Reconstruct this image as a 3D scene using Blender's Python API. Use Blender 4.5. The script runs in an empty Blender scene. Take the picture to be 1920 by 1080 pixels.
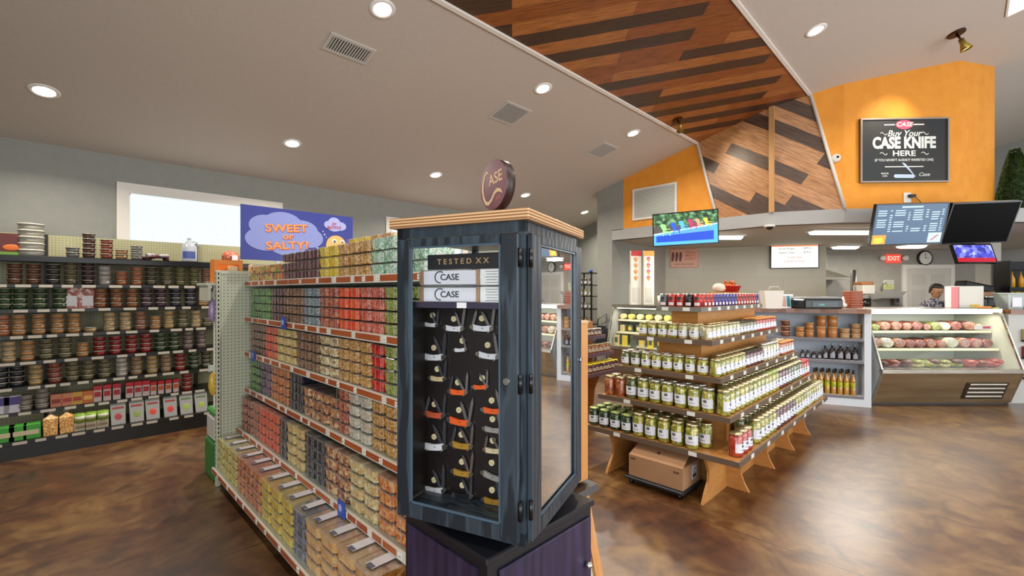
import bpy, bmesh, math, random
from mathutils import Vector, Matrix
random.seed(7)
S = bpy.context.scene
C = S.collection
PI = math.pi
LAMP, KLAMP, CASEW = 30, 42, 5   # watts of a downlight, of a metre of kitchen tube, of a case lamp
# ------------------------------------------------------------------ camera, world, exposure
cam_d = bpy.data.cameras.new('camera'); cam = bpy.data.objects.new('camera', cam_d); C.objects.link(cam)
cam.location = (0, 0, 1.5); cam.rotation_euler = (PI/2, 0, -PI/4)
cam_d.sensor_width = 36; cam_d.lens = 850/1920*36; cam_d.shift_y = 7/1920; cam_d.clip_start = .05
S.camera = cam
S.view_settings.view_transform = 'Standard'; S.view_settings.look = 'None'
S.view_settings.exposure = 0.42; S.view_settings.gamma = 1; S.view_settings.use_curve_mapping = False
wd = bpy.data.worlds.new('world'); S.world = wd; wd.use_nodes = True
bg = wd.node_tree.nodes['Background']; bg.inputs[0].default_value = (.93, .97, 1, 1); bg.inputs[1].default_value = 0.6
S.cycles.max_bounces = 6; S.cycles.diffuse_bounces = 3; S.cycles.glossy_bounces = 3; S.cycles.transparent_max_bounces = 14
S.cycles.sample_clamp_indirect = 4; S.cycles.use_denoising = True; S.cycles.caustics_reflective = False; S.cycles.caustics_refractive = False
# daylight of the shopfront windows, which stand behind the camera, and an added side fill
def area(name, loc, rot, sx, sy, power, col=(1, 1, 1)):
    l = bpy.data.lights.new(name, 'AREA'); l.shape = 'RECTANGLE'; l.size = sx; l.size_y = sy; l.energy = power; l.color = col
    o = bpy.data.objects.new(name, l); C.objects.link(o); o.location = loc; o.rotation_euler = rot; return o
area('shopfront_daylight', (4.5, -4.6, 1.7), (PI/2, 0, 0), 10, 2.6, 220, (.95, .98, 1))
area('side_fill', (-2.8, -2.2, 1.9), (PI/2, 0, -PI/2), 4, 2.2, 130, (.95, .98, 1))  # fill light added to brighten the gondola, no window known there

# ------------------------------------------------------------------ view frame helpers
r2 = math.sqrt(.5)
F = Vector((r2, r2, 0)); R = Vector((r2, -r2, 0)); Z = Vector((0, 0, 1)); CAM = Vector((0, 0, 1.5))
def ray(px, py): return F + R*((px-960)/850) + Z*((547-py)/850)
def onp(px, py, P, n):
    d = ray(px, py); n = Vector(n); P = Vector(P)
    return CAM + d*((P-CAM).dot(n)/d.dot(n))
def onx(px, py, x): return onp(px, py, (x, 0, 0), (1, 0, 0))
def ony(px, py, y): return onp(px, py, (0, y, 0), (0, 1, 0))
def onz(px, py, z): return onp(px, py, (0, 0, z), (0, 0, 1))
def att(px, py, t): return CAM + ray(px, py)*t
K = .255
def onc(px, py): return onp(px, py, (0, 6.6, 3.0), (0, K, 1))       # on the sloping ceiling
def LD(lat, dep, z=0): return R*lat + F*dep + Z*z

# ------------------------------------------------------------------ materials
def lin(c):
    if isinstance(c, str):
        c = c.lstrip('#'); c = [int(c[i:i+2], 16)/255 for i in (0, 2, 4)]
    return tuple(x/12.92 if x <= .04045 else ((x+.055)/1.055)**2.4 for x in c[:3]) + (1,)
class NT:
    def __init__(s, name):
        s.m = bpy.data.materials.new(name); s.m.use_nodes = True; s.t = s.m.node_tree; s.n = s.t.nodes
        s.b = s.n['Principled BSDF']; s.out = s.n['Material Output']
    def new(s, t, **k):
        n = s.n.new(t)
        for a, v in k.items(): setattr(n, a, v)
        return n
    def L(s, a, b): s.t.links.new(a, b)
    def setp(s, col=None, rough=.5, metal=0, coat=0, em=None, es=0, spec=None, coat_r=.1):
        b = s.b.inputs
        if col is not None: b['Base Color'].default_value = lin(col)
        b['Roughness'].default_value = rough; b['Metallic'].default_value = metal
        b['Coat Weight'].default_value = coat; b['Coat Roughness'].default_value = coat_r
        if spec is not None: b['Specular IOR Level'].default_value = spec
        if em is not None: b['Emission Color'].default_value = lin(em); b['Emission Strength'].default_value = es
    def coord(s, rnd=True, scale=(1, 1, 1), rot=(0, 0, 0)):
        tc = s.new('ShaderNodeTexCoord'); mp = s.new('ShaderNodeMapping'); s.L(tc.outputs['Object'], mp.inputs[0])
        mp.inputs['Scale'].default_value = scale; mp.inputs['Rotation'].default_value = rot
        if not rnd: return mp.outputs[0]
        oi = s.new('ShaderNodeObjectInfo'); mu = s.new('ShaderNodeMath', operation='MULTIPLY'); mu.inputs[1].default_value = 37
        s.L(oi.outputs['Random'], mu.inputs[0]); ad = s.new('ShaderNodeVectorMath', operation='ADD')
        s.L(mp.outputs[0], ad.inputs[0]); s.L(mu.outputs[0], ad.inputs[1]); return ad.outputs[0]
    def ramp(s, fac, stops, const=False):
        r = s.new('ShaderNodeValToRGB'); s.L(fac, r.inputs[0]); e = r.color_ramp.elements
        if const: r.color_ramp.interpolation = 'CONSTANT'
        while len(e) < len(stops): e.new(.5)
        for i, (p, c) in enumerate(stops): e[i].position = p; e[i].color = lin(c)
        return r.outputs[0]
    def bump(s, h, st=.3, dist=.01):
        b = s.new('ShaderNodeBump'); b.inputs['Strength'].default_value = st; b.inputs['Distance'].default_value = dist
        s.L(h, b.inputs['Height']); s.L(b.outputs[0], s.b.inputs['Normal'])
MATS = {}
def mat(name, col, rough=.5, metal=0, **k):
    if name in MATS: return MATS[name]
    n = NT(name); n.setp(col, rough, metal, **k); MATS[name] = n.m; return n.m
def noisy(name, c1, c2, scale=5, rough=.5, metal=0, bump=0, stretch=(1, 1, 1), detail=4, lo=.35, hi=.65, rnd=True, **k):
    n = NT(name); n.setp(c1, rough, metal, **k)
    t = n.new('ShaderNodeTexNoise'); t.inputs['Scale'].default_value = scale; t.inputs['Detail'].default_value = detail
    n.L(n.coord(rnd, stretch), t.inputs['Vector'])
    n.L(n.ramp(t.outputs[0], [(lo, c1), (hi, c2)]), n.b.inputs['Base Color'])
    if bump: n.bump(t.outputs[0], bump)
    MATS[name] = n.m; return n.m
def srgb(c): c = c.lstrip('#'); return [int(c[i:i+2], 16)/255 for i in (0, 2, 4)]
def vivid(c):
    c = c.lstrip('#'); v = [int(c[i:i+2], 16)/255*1.1+.03 for i in (0, 2, 4)]; g = sum(v)/3; return [min(1, max(0, g+(x-g)*1.25)) for x in v]
def food(name, cols, scale=90, rough=.35, coat=.3, bump=.6):
    if name[:2] == 'f_': cols = [vivid(c) for c in cols]
    n = NT(name); n.setp(cols[0], rough, coat=coat)
    v = n.new('ShaderNodeTexVoronoi'); v.inputs['Scale'].default_value = scale; n.L(n.coord(), v.inputs['Vector'])
    sp = n.new('ShaderNodeSeparateColor'); n.L(v.outputs['Color'], sp.inputs[0])
    k = len(cols); n.L(n.ramp(sp.outputs[0], [(i/k, c) for i, c in enumerate(cols)], True), n.b.inputs['Base Color'])
    n.bump(v.outputs['Distance'], -bump if bump < 0 else bump, .006)
    MATS[name] = n.m; return n.m
def clear(name, tint='#ffffff', base=.05, edge=.6, rough=.08, milk=0, milkc='#ffffff'):
    n = NT(name); n.n.remove(n.b)
    tr = n.new('ShaderNodeBsdfTransparent'); tr.inputs[0].default_value = lin(tint)
    gl = n.new('ShaderNodeBsdfGlossy'); gl.inputs['Roughness'].default_value = rough; gl.inputs[0].default_value = (1, 1, 1, 1)
    lw = n.new('ShaderNodeLayerWeight'); lw.inputs[0].default_value = .25
    mr = n.new('ShaderNodeMapRange'); mr.inputs['To Min'].default_value = base; mr.inputs['To Max'].default_value = edge
    n.L(lw.outputs['Fresnel'], mr.inputs[0]); mx = n.new('ShaderNodeMixShader')
    n.L(mr.outputs[0], mx.inputs[0]); n.L(tr.outputs[0], mx.inputs[1]); n.L(gl.outputs[0], mx.inputs[2]); o = mx.outputs[0]
    if milk:
        di = n.new('ShaderNodeBsdfDiffuse'); di.inputs[0].default_value = lin(milkc); m2 = n.new('ShaderNodeMixShader'); m2.inputs[0].default_value = milk
        n.L(o, m2.inputs[1]); n.L(di.outputs[0], m2.inputs[2]); o = m2.outputs[0]
    n.L(o, n.out.inputs[0]); MATS[name] = n.m; return n.m
def planks(name, light, dark, rot, plane, w=.165, ln=1.15, frac=.3, rough=.4):
    n = NT(name); n.setp(light[0], rough)
    tc = n.new('ShaderNodeTexCoord'); sx = n.new('ShaderNodeSeparateXYZ'); n.L(tc.outputs['Object'], sx.inputs[0]); cb = n.new('ShaderNodeCombineXYZ')
    n.L(sx.outputs[plane[0]], cb.inputs[0]); n.L(sx.outputs[plane[1]], cb.inputs[1])
    mp = n.new('ShaderNodeMapping'); mp.inputs['Rotation'].default_value = (0, 0, rot); n.L(cb.outputs[0], mp.inputs[0])
    br = n.new('ShaderNodeTexBrick'); n.L(mp.outputs[0], br.inputs[0]); i = br.inputs
    i['Color1'].default_value = (0, 0, 0, 1); i['Color2'].default_value = (1, 1, 1, 1); i['Mortar'].default_value = (.02, .02, .02, 1)
    i['Scale'].default_value = 1; i['Mortar Size'].default_value = .0012; i['Brick Width'].default_value = ln; i['Row Height'].default_value = w; i['Bias'].default_value = 0
    br.offset = .37; br.squash = 1
    k = len(light); st = [(0, dark)] + [(frac+(1-frac)*j/k, c) for j, c in enumerate(light)]
    base = n.ramp(br.outputs['Color'], st, True)
    m2 = n.new('ShaderNodeMapping'); m2.inputs['Scale'].default_value = (2, 22, 1); n.L(mp.outputs[0], m2.inputs[0])
    no = n.new('ShaderNodeTexNoise'); no.inputs['Scale'].default_value = 2.5; no.inputs['Detail'].default_value = 6; n.L(m2.outputs[0], no.inputs['Vector'])
    g = n.ramp(no.outputs[0], [(.3, '#9a8a80'), (.6, '#ffffff')])
    mx = n.new('ShaderNodeMix', data_type='RGBA', blend_type='MULTIPLY'); mx.inputs[0].default_value = .75
    n.L(base, mx.inputs[6]); n.L(g, mx.inputs[7]); n.L(mx.outputs[2], n.b.inputs['Base Color'])
    n.bump(no.outputs[0], .15, .005); MATS[name] = n.m; return n.m
def pegboard(name, col, hole):
    n = NT(name); n.setp(col, .5)
    tc = n.new('ShaderNodeTexCoord'); m = n.new('ShaderNodeVectorMath', operation='SCALE'); m.inputs['Scale'].default_value = 1/.0254
    n.L(tc.outputs['Object'], m.inputs[0]); f = n.new('ShaderNodeVectorMath', operation='FRACTION'); n.L(m.outputs[0], f.inputs[0])
    s = n.new('ShaderNodeVectorMath', operation='SUBTRACT'); s.inputs[1].default_value = (.5, .5, .5); n.L(f.outputs[0], s.inputs[0])
    mu = n.new('ShaderNodeVectorMath', operation='MULTIPLY'); mu.inputs[1].default_value = (1, 0, 1); n.L(s.outputs[0], mu.inputs[0])
    l = n.new('ShaderNodeVectorMath', operation='LENGTH'); n.L(mu.outputs[0], l.inputs[0])
    lt = n.new('ShaderNodeMath', operation='LESS_THAN'); lt.inputs[1].default_value = .17; n.L(l.outputs['Value'], lt.inputs[0])
    mx = n.new('ShaderNodeMix', data_type='RGBA'); mx.inputs[6].default_value = lin(col); mx.inputs[7].default_value = lin(hole)
    n.L(lt.outputs[0], mx.inputs[0]); n.L(mx.outputs[2], n.b.inputs['Base Color']); MATS[name] = n.m; return n.m
def emis(name, col, st=1.0): return mat(name, '#000000', .4, em=col, es=st)

# ------------------------------------------------------------------ mesh helpers
class MB:
    def __init__(s, M=None): s.v = []; s.f = []; s.m = []; s.sm = []; s.M = M
    def add(s, vs, fs, m=0, sm=False):
        b = len(s.v)
        for v in vs:
            v = Vector(v); s.v.append(s.M @ v if s.M else v)
        for i, f in enumerate(fs):
            s.f.append([b+k for k in f]); s.m.append(m if isinstance(m, int) else m[i]); s.sm.append(sm)
        return s
    def box(s, x0, y0, z0, x1, y1, z1, m=0, c=0):
        x0, x1 = sorted((x0, x1)); y0, y1 = sorted((y0, y1)); z0, z1 = sorted((z0, z1))
        if c:
            P = []
            for x, a in ((x0, 1), (x1, -1)):
                for y, b in ((y0, 1), (y1, -1)):
                    for z, d in ((z0, 1), (z1, -1)):
                        P += [(x, y+b*c, z+d*c), (x+a*c, y, z+d*c), (x+a*c, y+b*c, z)]
            return s.hull(P, m)
        return s.add([(x0, y0, z0), (x1, y0, z0), (x1, y1, z0), (x0, y1, z0), (x0, y0, z1), (x1, y0, z1), (x1, y1, z1), (x0, y1, z1)],
                     [(0, 3, 2, 1), (4, 5, 6, 7), (0, 1, 5, 4), (1, 2, 6, 5), (2, 3, 7, 6), (3, 0, 4, 7)], m)
    def hull(s, P, m=0, sm=False):
        bm = bmesh.new()
        for p in P: bm.verts.new(p)
        r = bmesh.ops.convex_hull(bm, input=bm.verts[:])
        bmesh.ops.delete(bm, geom=[g for g in r['geom_interior'] if isinstance(g, bmesh.types.BMVert)], context='VERTS')
        bmesh.ops.dissolve_limit(bm, angle_limit=.02, verts=bm.verts[:], edges=bm.edges[:])
        bm.verts.index_update(); s.add([v.co.copy() for v in bm.verts], [[v.index for v in f.verts] for f in bm.faces], m, sm); bm.free(); return s
    def lathe(s, prof, seg=20, cx=0, cy=0, m=0, sm=True, a0=0, a1=2*PI):
        full = abs(a1-a0-2*PI) < 1e-6; n = seg if full else seg+1
        vs = [(cx+r*math.cos(a0+(a1-a0)*j/seg), cy+r*math.sin(a0+(a1-a0)*j/seg), z) for r, z in prof for j in range(n)]
        fs = []; ms = []
        for i in range(len(prof)-1):
            for j in range(seg):
                k = (j+1) % n; fs.append((i*n+j, i*n+k, (i+1)*n+k, (i+1)*n+j)); ms.append(m if isinstance(m, int) else m[i])
        return s.add(vs, fs, ms, sm)
    def cyl(s, cx, cy, z0, z1, r, r1=None, seg=20, m=0, sm=True):
        r1 = r if r1 is None else r1; s.lathe([(r, z0), (r1, z1)], seg, cx, cy, m, sm)
        s.add([(cx+r*math.cos(2*PI*j/seg), cy+r*math.sin(2*PI*j/seg), z0) for j in range(seg)][::-1], [tuple(range(seg))], m)
        s.add([(cx+r1*math.cos(2*PI*j/seg), cy+r1*math.sin(2*PI*j/seg), z1) for j in range(seg)], [tuple(range(seg))], m); return s
    def prism(s, pts, ax, a, b, m=0):
        def P(p, q): return {'x': (q, p[0], p[1]), 'y': (p[0], q, p[1]), 'z': (p[0], p[1], q)}[ax]
        n = len(pts); vs = [P(p, a) for p in pts] + [P(p, b) for p in pts]
        fs = [tuple(range(n))[::-1], tuple(range(n, 2*n))] + [(i, (i+1) % n, n+(i+1) % n, n+i) for i in range(n)]
        s.add(vs, fs, m); return s
    def tube(s, path, r, seg=8, m=0, taper=None):
        path = [Vector(p) for p in path]; vs = []; n = len(path)
        for i, p in enumerate(path):
            d = (path[min(i+1, n-1)]-path[max(i-1, 0)]).normalized(); u = d.cross(Z if abs(d.z) < .9 else Vector((1, 0, 0))).normalized(); w = d.cross(u)
            rr = r if taper is None else r*taper[i]
            vs += [p+u*(rr*math.cos(2*PI*j/seg))+w*(rr*math.sin(2*PI*j/seg)) for j in range(seg)]
        fs = [(i*seg+j, i*seg+(j+1) % seg, (i+1)*seg+(j+1) % seg, (i+1)*seg+j) for i in range(n-1) for j in range(seg)]
        s.add(vs, fs, m, True); s.add(vs[:seg], [tuple(range(seg))[::-1]], m); s.add(vs[-seg:], [tuple(range(seg))], m); return s
    def blob(s, c, r, m=0, seg=12, rings=7, jit=0):
        c = Vector(c); vs = []; fs = []
        for i in range(rings+1):
            th = PI*i/rings
            for j in range(seg):
                ph = 2*PI*j/seg; k = 1+random.uniform(-jit, jit)
                vs.append(c+Vector((r[0]*math.sin(th)*math.cos(ph)*k, r[1]*math.sin(th)*math.sin(ph)*k, r[2]*math.cos(th))))
        for i in range(rings):
            for j in range(seg): fs.append((i*seg+j, (i+1)*seg+j, (i+1)*seg+(j+1) % seg, i*seg+(j+1) % seg))
        return s.add(vs, fs, m, True)
    def build(s, name, mats, parent=None, w=False, bevel=0):
        me = bpy.data.meshes.new(name)
        if w and parent is not None:
            I = MW[parent.name].inverted(); s.v = [I @ v for v in s.v]
        me.from_pydata([tuple(v) for v in s.v], [], s.f)
        for mt in (mats if isinstance(mats, (list, tuple)) else [mats]): me.materials.append(mt)
        me.polygons.foreach_set('material_index', s.m); me.polygons.foreach_set('use_smooth', s.sm)
        bm = bmesh.new(); bm.from_mesh(me); bmesh.ops.remove_doubles(bm, verts=bm.verts[:], dist=1e-6) if s.v else None
        bmesh.ops.recalc_face_normals(bm, faces=bm.faces[:]); bm.to_mesh(me); bm.free(); me.update()
        o = bpy.data.objects.new(name, me); C.objects.link(o)
        if parent is not None: o.parent = parent; MW[o.name] = MW[parent.name]
        else: MW[o.name] = Matrix.Identity(4)
        if bevel:
            b = o.modifiers.new('bevel', 'BEVEL'); b.width = bevel; b.segments = 2; b.limit_method = 'ANGLE'
        return o
MW = {}
def tag(o, label, cat, group=None, kind=None):
    o['label'] = label; o['category'] = cat
    if group: o['group'] = group
    if kind: o['kind'] = kind
    return o
def thing(name, label, cat, at=(0, 0, 0), rz=0, group=None, M=None):
    o = bpy.data.objects.new(name, None); C.objects.link(o); o.empty_display_size = .05
    M = M if M is not None else Matrix.Translation(Vector(at)) @ Matrix.Rotation(rz, 4, 'Z')
    o.matrix_world = M; MW[o.name] = M.copy(); return tag(o, label, cat, group)
def struct(mb, name, mats, **k):
    o = mb.build(name, mats, **k)
    if 'parent' not in k: o['kind'] = 'structure'
    return o
KIDS = {}
def kids(o):
    if o.name not in KIDS: KIDS[o.name] = [c for c in bpy.data.objects if c.parent == o]
    return KIDS[o.name]
PROTO = {}
def place(proto, at, rz=0, label=None, group=None, name=None, mats=None, scale=None):
    """the first call moves the built thing itself, later calls copy it and each of its parts"""
    if not PROTO.get(proto.name):
        PROTO[proto.name] = True; ks = [(c, list(kids(c))) for c in kids(proto)]; KIDS[proto.name+'!'] = ks; r = proto; first = True
    else:
        r = proto.copy(); C.objects.link(r); first = False
        for c, gs in KIDS[proto.name+'!']:
            d = c.copy(); C.objects.link(d); d.parent = r
            for g in gs:
                e = g.copy(); C.objects.link(e); e.parent = d
    M = Matrix.Translation(Vector(at)) @ Matrix.Rotation(rz, 4, 'Z')
    if scale: M = M @ Matrix.Diagonal((*scale, 1))
    r.matrix_world = M
    if label: r['label'] = label
    if group: r['group'] = group
    return r
def frame(o, right=R, up=Z):
    X = Vector(right).normalized(); Y = Vector(up).normalized(); W = X.cross(Y).normalized(); Y = W.cross(X)
    M = Matrix((X, Y, W)).transposed().to_4x4(); M.translation = Vector(o); return M
def text(name, s, size, m, parent, x=0, y=0, z=.002, sx=1, bold=0, ext=.001, M=None, align='CENTER', shear=0, rot=0, sub=None):
    cu = bpy.data.curves.new(name, 'FONT'); cu.body = s; cu.size = size; cu.align_x = align; cu.align_y = 'CENTER'; cu.extrude = ext; cu.offset = bold*size; cu.shear = shear
    cu.resolution_u = 3
    o = bpy.data.objects.new(name, cu); C.objects.link(o); bpy.context.view_layer.update()
    me = bpy.data.meshes.new_from_object(o.evaluated_get(bpy.context.evaluated_depsgraph_get())); bpy.data.objects.remove(o); bpy.data.curves.remove(cu)
    T = (M or Matrix.Identity(4)) @ Matrix.Translation((x, y, z)) @ Matrix.Rotation(rot, 4, 'Z') @ Matrix.Diagonal((sx, 1, 1, 1)); me.transform(T)
    me.materials.clear(); me.materials.append(m); o = bpy.data.objects.new(name, me); C.objects.link(o); o.parent = parent; MW[o.name] = MW[parent.name]; return o
ORD = 'zeroth first second third fourth fifth sixth seventh eighth ninth tenth eleventh twelfth thirteenth fourteenth fifteenth sixteenth seventeenth eighteenth nineteenth twentieth'.split()
def od(n):
    if n <= 20: return ORD[n]
    return 'twenty-'+ORD[n-20] if n < 30 else ('thirtieth' if n == 30 else 'thirty-'+ORD[n-30])
# ------------------------------------------------------------------ room materials
ceil_m = noisy('ceiling_paint', '#cbc1b6', '#c7bdb2', 40, .8, bump=.05, rnd=False)
grey_m = noisy('grey_wall_paint', '#97978f', '#92938c', 12, .75, rnd=False)
orange_m = noisy('orange_wall_paint', '#e99a30', '#e29028', 6, .7, rnd=False)
band_m = mat('header_paint', '#a9a8a6', .7)
white_m = mat('white_trim_paint', '#e8e2d8', .45)
kwall = noisy('kitchen_grey_paint', '#a29c92', '#9c968c', 6, .6, rnd=False)
woodc = planks('ceiling_planks', ['#a8652f', '#985626', '#b67239', '#9d5a2a', '#ad6b33'], '#4c3324', PI/4, (0, 1), frac=.34)
woodw = planks('wall_planks', ['#c79264', '#b9814f', '#d0a075', '#bf8a5a', '#c99668'], '#5b4537', -.57, (1, 2), frac=.42)
# stained concrete
n = NT('stained_concrete'); n.setp('#6b4426', .4, coat=.8, coat_r=.3); co = n.coord(False, (1, 1, 1))
a = n.new('ShaderNodeTexNoise'); a.inputs['Scale'].default_value = 1.1; a.inputs['Detail'].default_value = 10; a.inputs['Roughness'].default_value = .7; a.inputs['Distortion'].default_value = .8; n.L(co, a.inputs[0])
c1 = n.ramp(a.outputs[0], [(.30, '#35190a'), (.42, '#583014'), (.5, '#6e4a24'), (.58, '#826136'), (.68, '#66401d')])
b = n.new('ShaderNodeTexNoise'); b.inputs['Scale'].default_value = 5; b.inputs['Detail'].default_value = 8; b.inputs['Distortion'].default_value = 1; n.L(co, b.inputs[0])
c2 = n.ramp(b.outputs[0], [(.33, '#8a6a58'), (.5, '#d8ccc0'), (.66, '#ffffff')])
mx = n.new('ShaderNodeMix', data_type='RGBA', blend_type='MULTIPLY'); mx.inputs[0].default_value = .85; n.L(c1, mx.inputs[6]); n.L(c2, mx.inputs[7])
sx = n.new('ShaderNodeSeparateXYZ'); n.L(co, sx.inputs[0]); g = None
for ax, v in ((0, 3.0), (1, 2.97), (1, -1.2)):
    s_ = n.new('ShaderNodeMath', operation='SUBTRACT'); s_.inputs[1].default_value = v; n.L(sx.outputs[ax], s_.inputs[0])
    q = n.new('ShaderNodeMath', operation='ABSOLUTE'); n.L(s_.outputs[0], q.inputs[0]); l = n.new('ShaderNodeMath', operation='LESS_THAN'); l.inputs[1].default_value = .004; n.L(q.outputs[0], l.inputs[0])
    if g is None: g = l.outputs[0]
    else:
        z_ = n.new('ShaderNodeMath', operation='MAXIMUM'); n.L(g, z_.inputs[0]); n.L(l.outputs[0], z_.inputs[1]); g = z_.outputs[0]
m2 = n.new('ShaderNodeMix', data_type='RGBA'); m2.inputs[7].default_value = lin('#2a180c'); n.L(g, m2.inputs[0]); n.L(mx.outputs[2], m2.inputs[6]); n.L(m2.outputs[2], n.b.inputs['Base Color'])
n.bump(b.outputs[0], .04, .01); floor_m = n.m

struct(MB().box(-3, -5, -.1, 16, 6.7, 0), 'floor', floor_m)
def cz(y): return 3.0 + K*(6.6-y)
def slab(mb, x0, y0, x1, y1, th=.1, m=0, off=0):
    return mb.add([(x0, y0, cz(y0)+off), (x1, y0, cz(y0)+off), (x1, y1, cz(y1)+off), (x0, y1, cz(y1)+off),
                   (x0, y0, cz(y0)+off+th), (x1, y0, cz(y0)+off+th), (x1, y1, cz(y1)+off+th), (x0, y1, cz(y1)+off+th)],
                  [(0, 3, 2, 1), (4, 5, 6, 7), (0, 1, 5, 4), (1, 2, 6, 5), (2, 3, 7, 6), (3, 0, 4, 7)], m)
c_ = MB(); slab(c_, -3, 3.06, 15.3, 6.7)
# right of the planks, with an opening for the skylight
SK = (6.9, -1.5, 7.96, -.355)
slab(c_, -3, SK[3], 15.3, 1.55); slab(c_, -3, SK[1], SK[0], SK[3]); slab(c_, SK[2], SK[1], 15.3, SK[3]); slab(c_, -3, -5, 15.3, SK[1])
struct(c_, 'ceiling', ceil_m)
struct(slab(MB(), -3, 1.55, 15.3, 3.06), 'ceiling_planked_strip', woodc)
# white edge beads of the planked strip
for i, y in enumerate((3.06, 1.55)):
    t_ = slab(MB(), -3, y-.018, 7.69, y+.018, .03, off=-.02); struct(t_, 'trim_%d' % (i+1), white_m)
# skylight shaft and pane
sk = slab(MB(), SK[0], SK[1], SK[2], SK[3], .02, off=.0); sky_o = struct(sk, 'window_3', emis('skylight_glow', '#ffffff', 1.3)); sh = MB()
for q in ((SK[0]-.02, SK[1], SK[0], SK[3]), (SK[2], SK[1], SK[2]+.02, SK[3]), (SK[0], SK[1]-.02, SK[2], SK[1]), (SK[0], SK[3], SK[2], SK[3]+.02)):
    slab(sh, q[0], q[1], q[2], q[3], .02, off=-.012)
sh.build('skylight_frame', white_m, sky_o)

# left wall with window openings
WX = ((.56, 2.05), (3.83, 5.3)); WZ = (1.95, 2.6)
wl = MB(); xs = [-3]+[v for p in WX for v in p]+[9.0]
for i in range(0, 6, 2): wl.box(xs[i], 6.6, 0, xs[i+1], 6.7, 3.05)
for a_, b_ in WX: wl.box(a_, 6.6, 0, b_, 6.7, WZ[0]).box(a_, 6.6, WZ[1], b_, 6.7, 3.05)
struct(wl, 'wall_left', grey_m)
glow = emis('daylit_pane', '#e4f2f8', .78); slat_m = NT('blind_slats_glow'); slat_m.setp('#f4f8f8', .5, em='#d8ecf4', es=.38); slat_m = slat_m.m  # pane and slats given a glow for the daylight outside
for i, (a_, b_) in enumerate(WX):
    p = struct(MB().box(a_, 6.69, WZ[0], b_, 6.7, WZ[1]), 'window_%d' % (i+1), glow)
    fr_ = MB(); o = .11
    fr_.box(a_-o, 6.575, WZ[1], b_+o, 6.6, WZ[1]+o).box(a_-o, 6.575, WZ[0]-o, a_, 6.6, WZ[1]).box(b_, 6.575, WZ[0]-o, b_+o, 6.6, WZ[1]).box(a_, 6.575, WZ[0]-o, b_, 6.6, WZ[0])
    fr_.build('window_frame', white_m, p)
    bl = MB(); z = WZ[0]+.03
    while z < WZ[1]-.04:
        bl.add([(a_+.01, 6.60, z), (b_-.01, 6.60, z), (b_-.01, 6.618, z+.017), (a_+.01, 6.618, z+.017)], [(0, 1, 2, 3)]); z += .026
    bl.box(a_+.01, 6.6, WZ[1]-.03, b_-.01, 6.63, WZ[1]).box(a_+.01, 6.6, WZ[0]+.005, b_-.01, 6.62, WZ[0]+.025)
    for xx in (a_+.25, b_-.25): bl.box(xx, 6.598, WZ[0], xx+.006, 6.6, WZ[1])
    bl.build('venetian_blind', slat_m, p)
# far walls
struct(MB().box(-3.1, 1.0, 0, -3, 6.7, 4.4), 'wall_side', grey_m)  # unseen side wall, put in to keep the left side darker
struct(MB().prism([(4.99, 0), (6.6, 0), (6.6, 3.02), (4.99, cz(4.99)+.02)], 'x', 8.87, 8.97), 'wall_far', grey_m)
struct(MB().prism([(-5, 0), (2.6, 0), (2.6, cz(2.6)+.02), (-5, cz(-5)+.02)], 'x', 15.2, 15.3), 'wall_back', grey_m)

# ------------------------------------------------------------------ the kitchen block: facets up to the ceiling
P0, P1, P2, P3, P4 = (7.3, 4.99), (7.3, 1.98), (7.69, 1.187), (8.74, .05), (9.58, -.30)
HT, HB = 2.65, 2.46
def facet(mb, a, b, z0, z1=None, th=.08, m=0, sa=0, sb=0):
    """upright slab from plan point a to b, from z0 (or the height list) up to the ceiling, thickness away from the shop"""
    a = Vector((*a, 0)); b = Vector((*b, 0)); d = (b-a).normalized(); nrm = Vector((-d.y, d.x, 0))*th   # points into the block
    za = cz(a.y)+.02 if z1 is None else z1; zb = cz(b.y)+.02 if z1 is None else z1
    A = [a+Z*z0, b+Z*z0, b+Z*zb, a+Z*za]; v = A + [p+nrm for p in A]
    return mb.add(v, [(0, 1, 2, 3), (7, 6, 5, 4), (0, 4, 5, 1), (1, 5, 6, 2), (2, 6, 7, 3), (3, 7, 4, 0)], m)
def lerp(a, b, t): return (a[0]+(b[0]-a[0])*t, a[1]+(b[1]-a[1])*t)
# left return and grey pier
gp = MB(); facet(gp, P0, (7.3, 4.66), 0); facet(gp, (7.3, 4.66), (7.3, 4.42), HT-.01); gp.box(7.38, 4.66, 0, 7.9, 4.72, HB); gp.box(7.38, 4.93, 0, 8.87, 4.99, 3.45)
struct(gp, 'wall_pier', grey_m)
oo = MB()
def quad_wall(mb, pts, th=.08, m=0):
    """upright slab over plan/height points given in one plane"""
    pts = [Vector(p) for p in pts]; nn = (pts[1]-pts[0]).cross(pts[-1]-pts[0]).normalized()*th
    k = len(pts); v = pts+[p-nn for p in pts]
    return mb.add(v, [tuple(range(k)), tuple(range(2*k-1, k-1, -1))]+[(i, k+i, k+(i+1) % k, (i+1) % k) for i in range(k)], m)
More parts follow.
